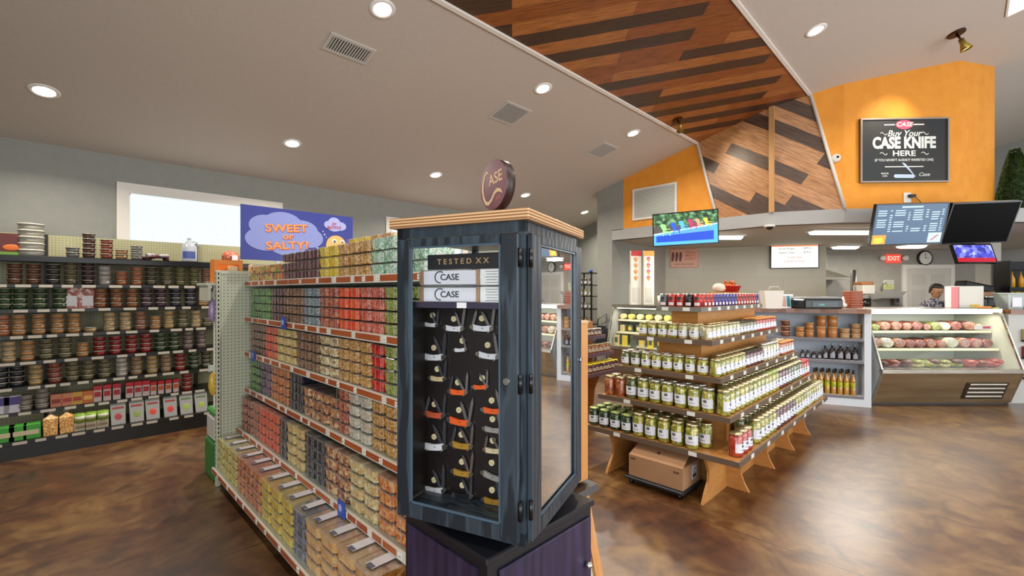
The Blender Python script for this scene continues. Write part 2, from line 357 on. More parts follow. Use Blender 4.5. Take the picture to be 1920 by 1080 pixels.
# orange left field up to the slanting bead, then the planked field, then orange again
yb = 2.75
quad_wall(oo, [(7.3, 4.42, HT), (7.3, yb, HT), (7.3, 3.06, cz(3.06)+.02), (7.3, 4.42, cz(4.42)+.02)])
w1 = MB(); quad_wall(w1, [(7.3, yb, HT), (7.3, P1[1], HT), (7.3, P1[1], cz(P1[1])+.02), (7.3, 3.06, cz(3.06)+.02)])
q_ = lerp(P1, P2, (1.98-1.555)/(1.98-1.187))
quad_wall(w1, [(*P1, HT), (*P2, HT), (*q_, cz(q_[1])+.02), (*P1, cz(P1[1])+.02)])
struct(w1, 'wall_planked', woodw)
quad_wall(oo, [(*P2, HT), (*P2, cz(P2[1])+.02), (*q_, cz(q_[1])+.02)][::1])
facet(oo, P2, P3, HT); facet(oo, P3, P4, HT)
struct(oo, 'wall_orange', orange_m)
def bead(a, b, w=.03): return MB().tube([a, b], w/2, 6)
struct(bead((7.285, 3.06, cz(3.06)), (7.285, yb, HT), .045), 'trim_3', white_m)
struct(bead((q_[0]-.015, q_[1]-.01, cz(q_[1])), (P2[0]-.015, P2[1]-.01, HT), .045), 'trim_4', white_m)
struct(MB().box(7.27, P1[1]-.035, HT, 7.3, P1[1]+.035, cz(P1[1])), 'trim_5', mat('pine_batten', '#c4945f', .5))
# header band and kitchen ceiling
hb = MB(); P3b = (9.8, -1.0)
for a_, b_ in (((7.3, 4.66), P1), (P1, P2), (P2, P3), (P3, P3b)): facet(hb, a_, b_, HB, HT, th=.12)
hb.prism([(7.31, 4.66), (7.31, 1.98), (7.70, 1.19), (8.74, .06), (9.8, -1.0), (9.95, -.9), (9.58, -.2), (8.8, .2), (7.8, 1.3), (7.5, 2.05), (7.5, 4.66)], 'z', HT-.04, HT)
struct(hb, 'wall_header', band_m)
struct(MB().prism([(7.36, 4.9), (7.36, 2.0), (7.78, 1.2), (8.8, .1), (9.85, -.95), (15.2, -.95), (15.2, 4.9)], 'z', HB, HB+.08), 'ceiling_kitchen', mat('kitchen_ceiling', '#c9c2b6', .7))
# kitchen walls
TW0, TW1 = (9.5, 4.9), (11.13, 2.02)
tile_m = NT('kitchen_tile'); tile_m.setp('#8f8a7c', .35); co = tile_m.coord(False); sxx = tile_m.new('ShaderNodeSeparateXYZ'); tile_m.L(co, sxx.inputs[0]); cbx = tile_m.new('ShaderNodeCombineXYZ')
tile_m.L(sxx.outputs[1], cbx.inputs[0]); tile_m.L(sxx.outputs[2], cbx.inputs[1]); br = tile_m.new('ShaderNodeTexBrick'); tile_m.L(cbx.outputs[0], br.inputs[0])
br.inputs['Scale'].default_value = 1; br.inputs['Brick Width'].default_value = .9; br.inputs['Row Height'].default_value = .3; br.inputs['Mortar Size'].default_value = .004
br.inputs['Color1'].default_value = lin('#b0a792'); br.inputs['Color2'].default_value = lin('#a69d88'); br.inputs['Mortar'].default_value = lin('#a1987f'); tile_m.L(br.outputs[0], tile_m.b.inputs['Base Color']); tile_m = tile_m.m
struct(facet(MB(), TW0, TW1, 0, HB, th=.15), 'wall_tiled', tile_m)
struct(MB().box(7.9, 4.74, 0, 9.6, 4.84, HB).box(9.5, 4.8, 0, 9.62, 4.95, HB), 'wall_kitchen_left', kwall)
BT = 10.4
def flat(mb, l0, l1, t, z0, z1, th=.1, m=0):     # slab facing the camera side
    a_, b_ = LD(l0, t), LD(l1, t); v = [a_+Z*z0, b_+Z*z0, b_+Z*z1, a_+Z*z1]; v += [p+F*th for p in v]
    return mb.add(v, [(0, 1, 2, 3), (7, 6, 5, 4), (0, 4, 5, 1), (1, 5, 6, 2), (2, 6, 7, 3), (3, 7, 4, 0)], m)
struct(flat(MB(), 6.6, 10.95, BT, 0, HB), 'wall_kitchen_back', kwall)
# ---- door in the kitchen's back wall
l0, l1 = (1690-960)/850*BT, (1787-960)/850*BT
dt = struct(flat(MB(), l0+.09, l1-.09, BT-.03, 0, 2.03, .04), 'door_1', mat('door_white', '#d2cabd', .45))
fr_ = MB(); flat(fr_, l0, l0+.09, BT-.045, 0, 2.12, .06); flat(fr_, l1-.09, l1, BT-.045, 0, 2.12, .06); flat(fr_, l0+.09, l1-.09, BT-.045, 2.03, 2.12, .06); fr_.build('door_frame', white_m, dt)
pn = MB(); mid = (l0+l1)/2
for za, zb in ((1.65, 1.9), (.95, 1.55), (.2, .85)):
    for s_ in (-1, 1): flat(pn, mid+s_*.22-.15, mid+s_*.22+.15, BT-.037, za, zb, .01)
pn.build('raised_panels', mat('door_panel', '#c9c1b4', .5), dt); MB(frame(LD(l0+.16, BT-.05, 1.0))).blob((0, 0, .02), (.03, .03, .03)).build('door_handle', mat('brass', '#b08a4a', .3, 1), dt)
# partition at the right end of the kitchen
struct(flat(MB(), 8.02, 8.20, 7.6, 0, HB, .25), 'wall_partition', mat('partition_paint', '#b3aea4', .6))
# ------------------------------------------------------------------ ceiling fittings
UPN = Vector((0, K, 1)).normalized()
def cframe(p, right=Vector((1, 0, 0))):    # local z points down from the ceiling
    W = -UPN; X = right; Y = W.cross(X).normalized(); M = Matrix((X, Y, W)).transposed().to_4x4(); M.translation = p; return M
lamp_m = emis('lamp_glow', '#fff6e6', 9); ring_m = mat('lamp_ring', '#f3efe8', .4)
def downlight(P, label, power=LAMP):
    t = thing('recessed_downlight', label, 'ceiling light', group='recessed downlights in the sloping ceiling', M=cframe(P))
    MB().lathe([(.105, 0), (.105, .006), (.075, .008), (.07, -.0)], 28).build('trim_ring', ring_m, t)
    MB().cyl(0, 0, -.001, .003, .07, seg=28).build('diffuser', lamp_m, t)
    l = bpy.data.lights.new('lamp_light', 'AREA'); l.shape = 'DISK'; l.size = .14; l.energy = power; l.color = (1, .93, .82); l.spread = math.radians(150)
    o = bpy.data.objects.new('lamp_light', l); C.objects.link(o); o.parent = t; o.matrix_local = Matrix.Translation((0, 0, .012)) @ Matrix.Rotation(PI, 4, 'X')
    return t
for px, py, lb in ((83, 171, 'round recessed downlight at the far left of the white ceiling'),
                   (548, 269, 'round recessed downlight above the window with the venetian blind'),
                   (817, 328, 'round recessed downlight left of the round sign on the knife cabinet'),
                   (985, 366, 'round recessed downlight just right of the round sign'),
                   (1096, 398, 'smallest, farthest round recessed downlight near the grey corner wall'),
                   (717, 17, 'large round recessed downlight at the top edge, nearest the camera'),
                   (1018, 166, 'round recessed downlight left of the planked strip, second from the top'),
                   (1187, 250, 'round recessed downlight above the orange wall with the grille'),
                   (1530, 57, 'round recessed downlight right of the planked strip')):
    downlight(onc(px, py), lb)
for p in (Vector((11, -.9, cz(-.9))),): downlight(p, 'round recessed downlight at the far right beyond the orange wall')
for x, y in ((-.5, .2), (2.2, -.6), (4.3, -.8)): # lamps of the same ceiling beyond the picture's frame
    downlight(Vector((x, y, cz(y))), 'round recessed downlight overhead, beyond the top of the view', LAMP)
vent_m = mat('vent_white', '#c9c5bf', .5); dark = mat('vent_dark', '#3f4344', .7)
for px, py, w_, h_, lb in ((655, 92, .36, .16, 'slotted ceiling vent nearest the camera, left of the planked strip'), (956, 213, .36, .3, 'slotted ceiling vent in the middle of the white ceiling'), (1129, 282, .36, .3, 'slotted ceiling vent farthest away, above the orange wall')):
    t = thing('ceiling_vent', lb, 'vent', group='ceiling vents', M=cframe(onc(px, py)))
    MB().box(-w_/2, -h_/2, 0, w_/2, h_/2, .004).build('backing', dark, t)
    f_ = MB(); b_ = .03
    f_.box(-w_/2-b_, -h_/2-b_, 0, w_/2+b_, -h_/2, .01).box(-w_/2-b_, h_/2, 0, w_/2+b_, h_/2+b_, .01).box(-w_/2-b_, -h_/2, 0, -w_/2, h_/2, .01).box(w_/2, -h_/2, 0, w_/2+b_, h_/2, .01); f_.build('frame', vent_m, t)
    s_ = MB(); k = int(w_/.024)
    for i in range(k): x = -w_/2+w_*(i+.35)/k; s_.box(x, -h_/2, .004, x+.011, h_/2, .009)
    s_.build('louvres', vent_m, t)
bronze = mat('bronze', '#3a2013', .35, .7); brass = mat('brassy_shade', '#9a8138', .35, .7)
def spot(P, lb, aim=(0, 0, 1), s=1.0):
    t = thing('ceiling_spotlight', lb, 'spotlight', group='bronze spotlights on the ceiling', M=cframe(P) @ Matrix.Scale(s, 4))
    MB().cyl(0, 0, 0, .02, .09, .085, 24).build('mounting_plate', bronze, t)
    MB().tube([(0, 0, .02), (0, .01, .07), (.015, .02, .12)], .012).build('stem', bronze, t)
    a = Vector(aim).normalized(); X = a.orthogonal().normalized(); M = Matrix((X, a.cross(X), a)).transposed().to_4x4(); M.translation = Vector((.015, .02, .12))
    MB(M).lathe([(.0, -.03), (.028, -.025), (.03, .03), (.062, .12), (.056, .12), (.028, .04)], 20).build('shade', brass, t)
    MB(M).cyl(0, 0, .09, .1, .045, seg=16).build('bulb', emis('spot_glow', '#ffe9a8', 2.5), t)
spot(onc(1270, 224), 'small bronze spotlight on the planked strip aimed at the wood wall', (.6, -.5, .6), .8)
spot(onc(1793, 62), 'small bronze spotlight on the white ceiling above the orange wall', (.1, .1, 1))
l = bpy.data.lights.new('spotlight_beam', 'SPOT'); l.energy = 26; l.spot_size = 1.0; l.spot_blend = 1; l.color = (1, .9, .7); l.shadow_soft_size = .05
o = bpy.data.objects.new('spotlight_beam', l); C.objects.link(o); s0 = onc(1270, 224); o.location = s0+Vector((.12, -.1, -.22)); o.rotation_euler = (Vector((7.3, 2.35, 3.45))-o.location).to_track_quat('-Z', 'Y').to_euler()
l = bpy.data.lights.new('spotlight_beam', 'SPOT'); l.energy = 40; l.spot_size = 1.1; l.spot_blend = 1; l.color = (1, .9, .7); l.shadow_soft_size = .05
o = bpy.data.objects.new('spotlight_beam', l); C.objects.link(o); s0 = onc(1793, 62); o.location = s0+Vector((-.02, 0, -.3)); o.rotation_euler = (Vector((8.1, .75, 3.7))-o.location).to_track_quat('-Z', 'Y').to_euler()

# ------------------------------------------------------------------ on the orange wall
F1 = Vector((0, -1, 0)); F2 = Vector((P2[0]-P1[0], P2[1]-P1[1], 0)).normalized(); F3 = Vector((P3[0]-P2[0], P3[1]-P2[1], 0)).normalized()
n3 = F3.cross(Z); pl3 = Vector((*P2, 0)); pc = onp(1692, 283, pl3, n3)
pa, pb = onp(1610, 283, pl3, n3), onp(1775, 283, pl3, n3); w_ = (pb-pa).length; h_ = (onp(1692, 223, pl3, n3)-onp(1692, 343, pl3, n3)).length
t = thing('poster', 'black framed knife poster with white lettering on the orange wall', 'poster', M=frame((pa+pb)/2+n3*.005, F3))
blk = noisy('chalk_black', '#24282c', '#2b2723', 3, .5, rnd=False); wht = mat('poster_white', '#e4e6e0', .6)
MB().box(-w_/2, -h_/2, 0, w_/2, h_/2, .02).build('panel', blk, t)
f_ = MB(); b_ = .02
for q in ((-w_/2, -h_/2, w_/2, -h_/2+b_), (-w_/2, h_/2-b_, w_/2, h_/2), (-w_/2, -h_/2+b_, -w_/2+b_, h_/2-b_), (w_/2-b_, -h_/2+b_, w_/2, h_/2-b_)): f_.box(q[0], q[1], .015, q[2], q[3], .04)
f_.build('frame', mat('poster_frame', '#a89c94', .3, .6), t)
sw, sh_ = w_/1.24, h_/.9
ov = MB(); ov.prism([(.12*sw*math.cos(a/24*2*PI), .36*sh_+.065*sh_*math.sin(a/24*2*PI)) for a in range(24)], 'z', .02, .024); ov.build('oval_emblem', mat('emblem_red', '#d8506c', .5), t)
text('lettering', 'CASE', .08*sh_, wht, t, 0, .36*sh_, .025, 1.2, .01, shear=.2)
text('lettering', 'Buy Your', .12*sh_, wht, t, 0, .235*sh_, .021, 1.0, .012, shear=.3)
text('lettering', 'CASE KNIFE', .215*sh_, wht, t, 0, .10*sh_, .021, .8*sw, .045)
text('lettering', 'HERE', .105*sh_, wht, t, 0, -.045*sh_, .021, 1.3, .02)
text('lettering', "(IF YOU HAVEN'T ALREADY INHERITED ONE)", .048*sh_, wht, t, 0, -.135*sh_, .021, .82, .008)
o_ = MB()
for s_ in (-1, 1):
    o_.box(s_*.13*sw, .352*sh_, .02, s_*.28*sw, .368*sh_, .023)
    for yy in (.235, -.045): o_.tube([(s_*(.24+.10*i/8)*sw, yy*sh_+.018*math.sin(i*PI/4)*s_, .022) for i in range(9)], .006, 5)
o_.box(-.27*sw, -.235*sh_, .02, .27*sw, -.222*sh_, .023); o_.build('flourishes', wht, t)
kn = MB(); kn.hull([(-.13*sw, -.385*sh_, .024), (-.15*sw, -.36*sh_, .024), (-.13*sw, -.335*sh_, .024), (.13*sw, -.34*sh_, .024), (.16*sw, -.36*sh_, .024), (.13*sw, -.39*sh_, .024), (0, -.36*sh_, .03)])
kn.hull([(.15*sw, -.36*sh_, .024), (.12*sw, -.34*sh_, .024), (-.03*sw, -.18*sh_, .024), (-.02*sw, -.17*sh_, .024), (.02*sw, -.19*sh_, .024), (.08*sw, -.27*sh_, .03)]); kn.build('knife_picture', mat('pic_blue', '#c3d3e6', .5), t)
for x in (-.27, .28): text('lettering', 'MADE\nUSA' if x < 0 else 'Case', .035*sh_ if x < 0 else .07*sh_, wht, t, x*sw, -.34*sh_, .021, 1.1, .003, shear=.3 if x > 0 else 0)

pv = [onp(px, py, (7.3, 0, 0), (1, 0, 0)) for px, py in ((1187, 355), (1270, 345), (1270, 405), (1187, 416))]
t = thing('return_air_grille', 'white louvred air grille on the orange wall left of the pool screen', 'grille', M=frame((pv[0]+pv[2])/2-Vector((.004, 0, 0)), F1))
w_, h_ = (pv[0]-pv[1]).length, (pv[0].z-pv[3].z+pv[1].z-pv[2].z)/2
MB().box(-w_/2, -h_/2, 0, w_/2, h_/2, .006).build('backing', mat('grille_dark', '#83867f', .7), t)
f_ = MB(); b_ = .035
for q in ((-w_/2, -h_/2, w_/2, -h_/2+b_), (-w_/2, h_/2-b_, w_/2, h_/2), (-w_/2, -h_/2+b_, -w_/2+b_, h_/2-b_), (w_/2-b_, -h_/2+b_, w_/2, h_/2-b_)): f_.box(q[0], q[1], .004, q[2], q[3], .02)
f_.build('frame', white_m, t); s_ = MB()
for i in range(22): z = -h_/2+b_+(h_-2*b_)*(i+.2)/22; s_.box(-w_/2+b_, z, .006, w_/2-b_, z+.012, .014)
s_.build('louvres', mat('louvre', '#dcdcd2', .5), t)
def plate_thing(name, lb, cat, px, py, P, right, off=.004): 
    right = Vector(right).normalized(); nn = right.cross(Z); return thing(name, lb, cat, M=frame(onp(px, py, P, nn)+nn*off, right))
t = plate_thing('motion_sensor', 'small round white sensor on the orange wall beside the planks', 'sensor', 1566, 297, (*P1, 0), F2)
MB().lathe([(0, .05), (.04, .045), (.06, .02), (.06, 0)], 20).build('dome', white_m, t); MB().box(.0, -.01, .045, .03, .02, .055).build('lens', mat('black_plastic', '#141414', .4), t)
t = plate_thing('wall_outlet', 'white electrical outlet on the orange wall above the menu screen', 'outlet', 1700, 371, pl3, F3)
MB().box(-.05, -.07, 0, .05, .07, .012, c=.004).build('plate', white_m, t); MB().box(.0, 0, .012, .09, .04, .05, c=.005).build('plug', MATS['black_plastic'], t)
tag(MB().tube([onp(px, py, pl3-n3*-.05, n3) for px, py in ((1706, 371), (1716, 369), (1724, 376), (1729, 384))], .006).build('power_cord', mat('cord', '#6b5a3a', .6)), 'thin brown cord hanging from the outlet to the menu screen', 'cord')
# security dome under the header and topiary on top
t = thing('dome_camera', 'small white dome camera under the grey kitchen header', 'camera', att(1444, 425, 6.75)+Z*0)
p = onz(1443, 422, HB-.001); t.matrix_world = Matrix.Translation(p); MW[t.name] = Matrix.Translation(p)
MB().cyl(0, 0, -.03, 0, .07).build('housing', white_m, t); MB().lathe([(.05, -.03), (.035, -.06), (0, -.075)], 18).build('dome', MATS['black_plastic'], t)
tp = thing('topiary', 'cone-shaped green topiary standing on the header at the right edge', 'topiary', (9.66, -.50, HT))
random.seed(3); lf = MB()
for i in range(2600):
    h = random.random()**1.1*.86; r = .2*(1-h/.9)**.75+.012; a = random.uniform(0, 2*PI); c = Vector((r*math.cos(a), r*math.sin(a), .02+h)); d = Vector((math.cos(a), math.sin(a), random.uniform(-.2, .9))).normalized(); u = d.orthogonal().normalized()*.011
    lf.add([c-u, c+d*.012+u.cross(d)*.7, c+d*.03, c+u], [(0, 1, 2), (0, 2, 3)])
lf.build('foliage', noisy('topiary_green', '#2c4a1c', '#4c6e30', 20, .7), tp)
MB().lathe([(.0, 0), (.19, .01), (.17, .3), (.1, .6), (.05, .78), (0, .88)], 16).build('core', mat('topiary_core', '#223a16', .8), tp)

# ------------------------------------------------------------------ screens
blackp = mat('screen_bezel', '#0c0a0b', .25)
def tv(lb, c, right, up, w, h, name='television'):
    t = thing(name, lb, 'screen', M=frame(c, right, up))
    MB().box(-w/2, -h/2, -.05, w/2, h/2, 0, c=.006).build('housing', blackp, t); b = .016; s = MB()
    for q in ((-w/2, -h/2, w/2, -h/2+b), (-w/2, h/2-b, w/2, h/2), (-w/2, -h/2+b, -w/2+b, h/2-b), (w/2-b, -h/2+b, w/2, h/2-b)): s.box(q[0], q[1], 0, q[2], q[3], .006)
    s.build('bezel', blackp, t); return t
def quadpx(TL, TR, BR, BL):
    return
# pool screen: corners lie at depths 7.15 (left) and 6.83 (right)
a, b, c, d = att(1223, 402, 7.0), att(1347, 391, 6.62), att(1347, 456, 6.62), att(1226, 463, 7.0)
X = ((b-a)+(c-d)).normalized(); w_ = (b-a).length; h_ = ((a-d).length+(b-c).length)/2
t = tv('flat screen showing coloured garden chairs beside a blue pool', (a+b+c+d)/4, X, Z, w_, h_)
W, H = w_-.03, h_-.03
leafy = NT('screen_foliage'); leafy.setp('#000000', .5); nn_ = leafy.new('ShaderNodeTexNoise'); nn_.inputs['Scale'].default_value = 14; nn_.inputs['Detail'].default_value = 5; leafy.L(leafy.coord(False), nn_.inputs[0])
leafy.L(leafy.ramp(nn_.outputs[0], [(.38, '#1c2a24'), (.5, '#3c6a3c'), (.62, '#86b884')]), leafy.b.inputs['Emission Color']); leafy.b.inputs['Emission Strength'].default_value = 1
def sp(mb, pts, m=0, z=.002): # polygon in fractions of the picture
    mb.add([((x-.5)*W, (y-.5)*H, z) for x, y in pts], [tuple(range(len(pts)))], m); return mb
s = MB(); sp(s, [(0, .45), (1, .62), (1, 1), (0, 1)], 0); sp(s, [(0, .3), (1, .55), (1, .62), (0, .62)], 1, .0022); sp(s, [(0, 0), (1, 0), (1, .58), (0, .36)], 2, .0024)
sp(s, [(0, .33), (1, .57), (1, .61), (0, .38)], 3, .0026); sp(s, [(.04, .1), (.94, .1), (.94, .38), (.04, .3)], 4, .0026); sp(s, [(.04, .3), (.94, .38), (.9, .5), (.4, .42)], 5, .0027)
s.build('picture', [leafy.m, emis('sc_deck', '#5a564c'), emis('sc_pool', '#5cc0f4', 1), emis('sc_edge', '#d6ecf8', 1), emis('sc_deep', '#1e50d2', 1), emis('sc_mid', '#63aef0', 1)], t)
for i, (x, y, k, col) in enumerate(((.17, .46, 1.15, '#a4e890'), (.33, .50, 1.05, '#2a62dc'), (.46, .54, 1.05, '#5ac8f0'), (.6, .59, .95, '#d03a72'), (.71, .61, .85, '#f0b08a'), (.83, .62, .85, '#f2e050'))):
    q = MB(); e = .003+.0002*i
    sp(q, [(x-.06*k, y+.17*k), (x-.03*k, y+.2*k), (x+.02*k, y+.18*k), (x+.04*k, y+.02*k), (x-.01*k, y-.02*k)], 0, e)
    sp(q, [(x-.02*k, y+.0*k), (x+.09*k, y-.02*k), (x+.09*k, y-.06*k), (x-.02*k, y-.05*k)], 0, e+.0001)
    sp(q, [(x-.0*k, y-.05*k), (x+.01*k, y-.05*k), (x-.01*k, y-.14*k), (x-.025*k, y-.14*k)], 0, e); sp(q, [(x+.07*k, y-.05*k), (x+.085*k, y-.05*k), (x+.09*k, y-.14*k), (x+.075*k, y-.14*k)], 0, e)
    sp(q, [(x+.01*k, y+.06*k), (x+.09*k, y+.05*k), (x+.09*k, y+.03*k), (x+.01*k, y+.04*k)], 0, e); q.build('chair_image', emis('sc_chair%d' % i, col, 1), t)
def arm(t, P, s=(0, .1, -.05)):
    P = MW[t.name].inverted() @ Vector(P); MB().box(-.12, 0, -.06, .12, .2, -.05).tube([s, (s[0], s[1], s[2]-.06), P], .018).build('wall_bracket', blackp, t)
arm(t, (7.305, 3.1, 2.56))
# specials screen on the tiled wall
nt = Vector((TW1[0]-TW0[0], TW1[1]-TW0[1], 0)).normalized(); tn = nt.cross(Z); TP = Vector((*TW0, 0))
def ontile(px, py, off=.06): return onp(px, py, TP+tn*off, tn)
a, b, c, d = [ontile(*q) for q in ((1446, 453), (1537, 452), (1535, 503), (1443, 503))]
sc_ = (a+b+c+d)/4; w_ = (b-a).length; h_ = ((a-d).length+(b-c).length)/2; t = tv('flat screen with orange header listing specials on the tiled wall', sc_, nt, Z, w_, h_); W, H = w_-.03, h_-.03
s = MB(); sp(s, [(0, 0), (1, 0), (1, .83), (0, .83)], 0); sp(s, [(0, .83), (1, .83), (1, 1), (0, 1)], 1); s.build('picture', [emis('sc_white', '#eef2e6', 1), emis('sc_orange', '#f0702c', 1)], t)
gtx = emis('sc_grey_text', '#50585a'); rtx = emis('sc_red_text', '#b8605a')
text('lettering', 'SPECIALS', H*.13, emis('sc_dark_text', '#a83c1c'), t, 0, .41*H, .004, 1, .01)
text('lettering', 'Garrison Bologna ................ $4.99 lb', H*.115, gtx, t, 0, .25*H, .004, .86*W/(H*2.05), .004); text('lettering', 'Habanero Cheese ............... $5.99 lb', H*.115, gtx, t, 0, .09*H, .004, .86*W/(H*2.05), .004)
text('lettering', 'Cattle Salt', H*.115, rtx, t, 0, -.1*H, .004, 1, .004); text('lettering', 'is back in stock!', H*.115, rtx, t, 0, -.25*H, .004, 1, .004)
# menu screen, dark screen, wall screen: tipped forward
def tipped(lb, q, t0, t1):
    a, b, c, d = att(*q[0], t0), att(*q[1], t0), att(*q[2], t1), att(*q[3], t1)
    X = (b-a).normalized(); U = ((a-d)+(b-c)).normalized(); return tv(lb, (a+b+c+d)/4, X, U, ((b-a).length+(c-d).length)/2, ((a-d).length+(b-c).length)/2), ((b-a).length+(c-d).length)/2-.03, ((a-d).length+(b-c).length)/2-.03
t, W, H = tipped('menu screen with rows of pale text on blue, tipped forward', ((1644, 383), (1781, 379), (1765, 458), (1629, 460)), 5.72, 5.86)
s = MB(); gm = emis('sc_menu', '#4a6480', 1); sp(s, [(0, 0), (1, 0), (1, 1), (0, 1)], 0); sp(s, [(0, 0), (.2, 0), (.2, .24), (0, .24)], 1, .003); sp(s, [(.03, .04), (.1, .02), (.17, .06), (.15, .17), (.04, .17)], 2, .0034); sp(s, [(.8, .02), (.99, .02), (.99, .27), (.8, .27)], 3, .003); sp(s, [(.83, .07), (.87, .07), (.96, .21), (.92, .22)], 4, .0034)
s.build('picture', [gm, emis('sc_sal', '#d9a03a', 1), emis('sc_sal2', '#cfd93a', 1), emis('sc_pic', '#c8d8e6', 1), emis('sc_pic2', '#c08a86', 1)], t)
s = MB(); random.seed(5); sp(s, [(.35, .92), (.65, .92), (.65, .96), (.35, .96)], 0, .004)
for r_ in range(10):
    y = .84-r_*.058
    for c0, c1 in ((.03, .17), (.2, .25), (.27, .43), (.46, .5), (.53, .68), (.71, .76), (.79, .91), (.93, .97)):
        if r_ > 7 and c0 < .2 or r_ in (5, 6) and .45 < c0 < .78 or random.random() < .12: continue
        sp(s, [(c0, y), (c1-random.uniform(0, .03), y), (c1-.01, y+.026), (c0, y+.026)], 0, .004)
s.build('text_rows', emis('sc_menu_text', '#bcd8e0', 1), t)
arm(t, LD(5.15, 6.27, 2.56))
t, W, H = tipped('blank black screen beside the menu screen', ((1782, 381), (1918, 376), (1886, 454), (1766, 458)), 5.7, 5.9)
MB().box(-W/2, -H/2, 0, W/2, H/2, .003).build('picture', mat('dark_glass', '#020203', .4, spec=.05), t)
arm(t, LD(6.2, 6.3, 2.56))
t, W, H = tipped('small screen with blue picture and red strip below the black screen', ((1785, 458), (1860, 458), (1869, 492), (1794, 494)), 7.35, 7.25)
blu = NT('screen_blue'); blu.setp('#000000'); nn_ = blu.new('ShaderNodeTexVoronoi'); nn_.inputs['Scale'].default_value = 16; blu.L(blu.coord(False), nn_.inputs[0]); sp2 = blu.new('ShaderNodeSeparateColor'); blu.L(nn_.outputs['Color'], sp2.inputs[0])
blu.L(blu.ramp(sp2.outputs[0], [(0, '#4a50c8'), (.35, '#7f86ea'), (.6, '#b4b8f4'), (.85, '#3c3c9a')], True), blu.b.inputs['Emission Color']); blu.b.inputs['Emission Strength'].default_value = 1
s = MB(); sp(s, [(0, .25), (1, .25), (1, 1), (0, 1)], 0); sp(s, [(0, 0), (1, 0), (1, .25), (0, .25)], 1); s.build('picture', [blu.m, emis('sc_red', '#c0122c', 1)], t)

arm(t, LD(8.03, 7.7, 2.05), (.2, .0, -.05))
# ------------------------------------------------------------------ kitchen wall things
tube_m = emis('tube_glow', '#fffdf4', 5)
def fluoro(lb, px0, px1, py, wy=.16, name='fluorescent_light'):
    p0, p1 = onz(px0, py, HB-.06), onz(px1, py, HB-.06); c = (p0+p1)/2; L = (p1-p0).length
    t = thing(name, lb, 'ceiling light', M=frame(Vector((c.x, c.y, HB)), (p1-p0)))
    MB().box(-L/2-.05, -.03, -wy/2-.01, L/2+.05, -.001, wy/2+.01, c=.005).build('fixture_base', white_m, t)
    pr = [(wy/2*math.cos(a*PI/8), -.03-.05*math.sin(a*PI/8)) for a in range(9)]; MB().prism([(y, z) for z, y in pr], 'x', -L/2, L/2).build('diffuser', tube_m, t)
    l = bpy.data.lights.new('lamp_light', 'AREA'); l.shape = 'RECTANGLE'; l.size = L; l.size_y = wy; l.energy = KLAMP*L; l.color = (1, .95, .86)
    o = bpy.data.objects.new('lamp_light', l); C.objects.link(o); o.parent = t; o.matrix_local = Matrix.Translation((0, -.1, 0)) @ Matrix.Rotation(-PI/2, 4, 'X')
fluoro('long fluorescent fitting between the specials and menu screens', 1524, 1650, 438, .2)
fluoro('fluorescent fitting right of the pool screen', 1310, 1388, 447, .2)
fluoro('small fluorescent fitting above the range hood', 1567, 1603, 465.5, .25); fluoro('fluorescent fitting below the menu screen', 1692, 1726, 464, .3)
BW = F*BT
t = thing('exit_sign', 'lit red exit sign on the kitchen wall above the door', 'exit sign', M=frame(att(1673, 485, BT-.01), R))
MB().box(-.17, -.1, -.0, .17, .1, .04, c=.008).build('housing', mat('exit_red', '#d8463a', .4, em='#e8432e', es=.7), t); text('lettering', 'EXIT', .14, emis('exit_white', '#ffb8a4', 1.1), t, 0, 0, .041, 1, .02)
for s_ in (-1, 1): MB(Matrix.Translation((s_*.26, .01, .03))).cyl(0, 0, -.03, .05, .055).build('emergency_lamp', white_m, t)
t = thing('wall_clock', 'round black-rimmed clock on the kitchen wall above the door', 'clock', M=frame(att(1733, 484, BT-.01), R))
MB().lathe([(.17, 0), (.175, .03), (.15, .045), (.145, .03)], 28).build('rim', blackp, t); MB().cyl(0, 0, 0, .032, .15, seg=28).build('face', mat('clock_face', '#e8e4d8', .4), t)
q = MB()
for i in range(12): a = i*PI/6; q.box(.125*math.cos(a)-.006, .125*math.sin(a)-.006, .03, .125*math.cos(a)+.006, .125*math.sin(a)+.006, .034)
q.build('hour_marks', blackp, t); MB().box(-.004, -.01, .034, .004, .1, .036).box(-.01, -.004, .034, .07, .004, .037).build('hands', blackp, t)
t = thing('warning_sign', 'pink and orange notice with dark figures on the tiled wall', 'sign', M=frame(ontile(1283, 482, .004), nt))
MB().box(-.3, -.24, 0, .3, .24, .01).build('panel', mat('notice_pink', '#dba68c', .5), t)
q = MB(); q.box(-.28, -.23, .01, .28, -.225, .012).box(-.28, .225, .01, .28, .23, .012).box(-.285, -.23, .01, -.28, .23, .012).box(.28, -.23, .01, .285, .23, .012)
for x in (-.24, -.16, -.08): q.prism([(x-.03, -.08), (x+.01, -.1), (x+.035, .03), (x+.02, .12), (x-.02, .1)], 'z', .01, .013)
q.build('dark_artwork', mat('notice_dark', '#6a2c28', .5), t); text('lettering', 'HOT DOGS ALL DAY', .055, mat('notice_text', '#7a3a34', .5), t, 0, .18, .012, 1, .01)
text('lettering', 'FRESH\nMEAT\nDAILY', .07, mat('notice_or', '#cc5a30', .5), t, .13, .03, .012, 1.2, .01); text('lettering', 'ASK AT THE COUNTER', .04, MATS['notice_text'], t, 0, -.16, .012, 1, .008)
t = thing('range_hood', 'stainless range hood on the kitchen wall left of the brown stack', 'hood', M=frame(att(1571, 520, 9.9), R)); steel = mat('stainless', '#b9b2a4', .25, .9)
MB().hull([(-.3, -.05, 0), (.3, -.05, 0), (.3, 0, 0), (-.3, 0, 0), (-.3, -.05, -.4), (.3, -.05, -.4), (.3, 0, -.4), (-.3, .22, -.4), (-.05, .22, -.4), (-.3, .22, -.2)]).build('canopy', steel, t)
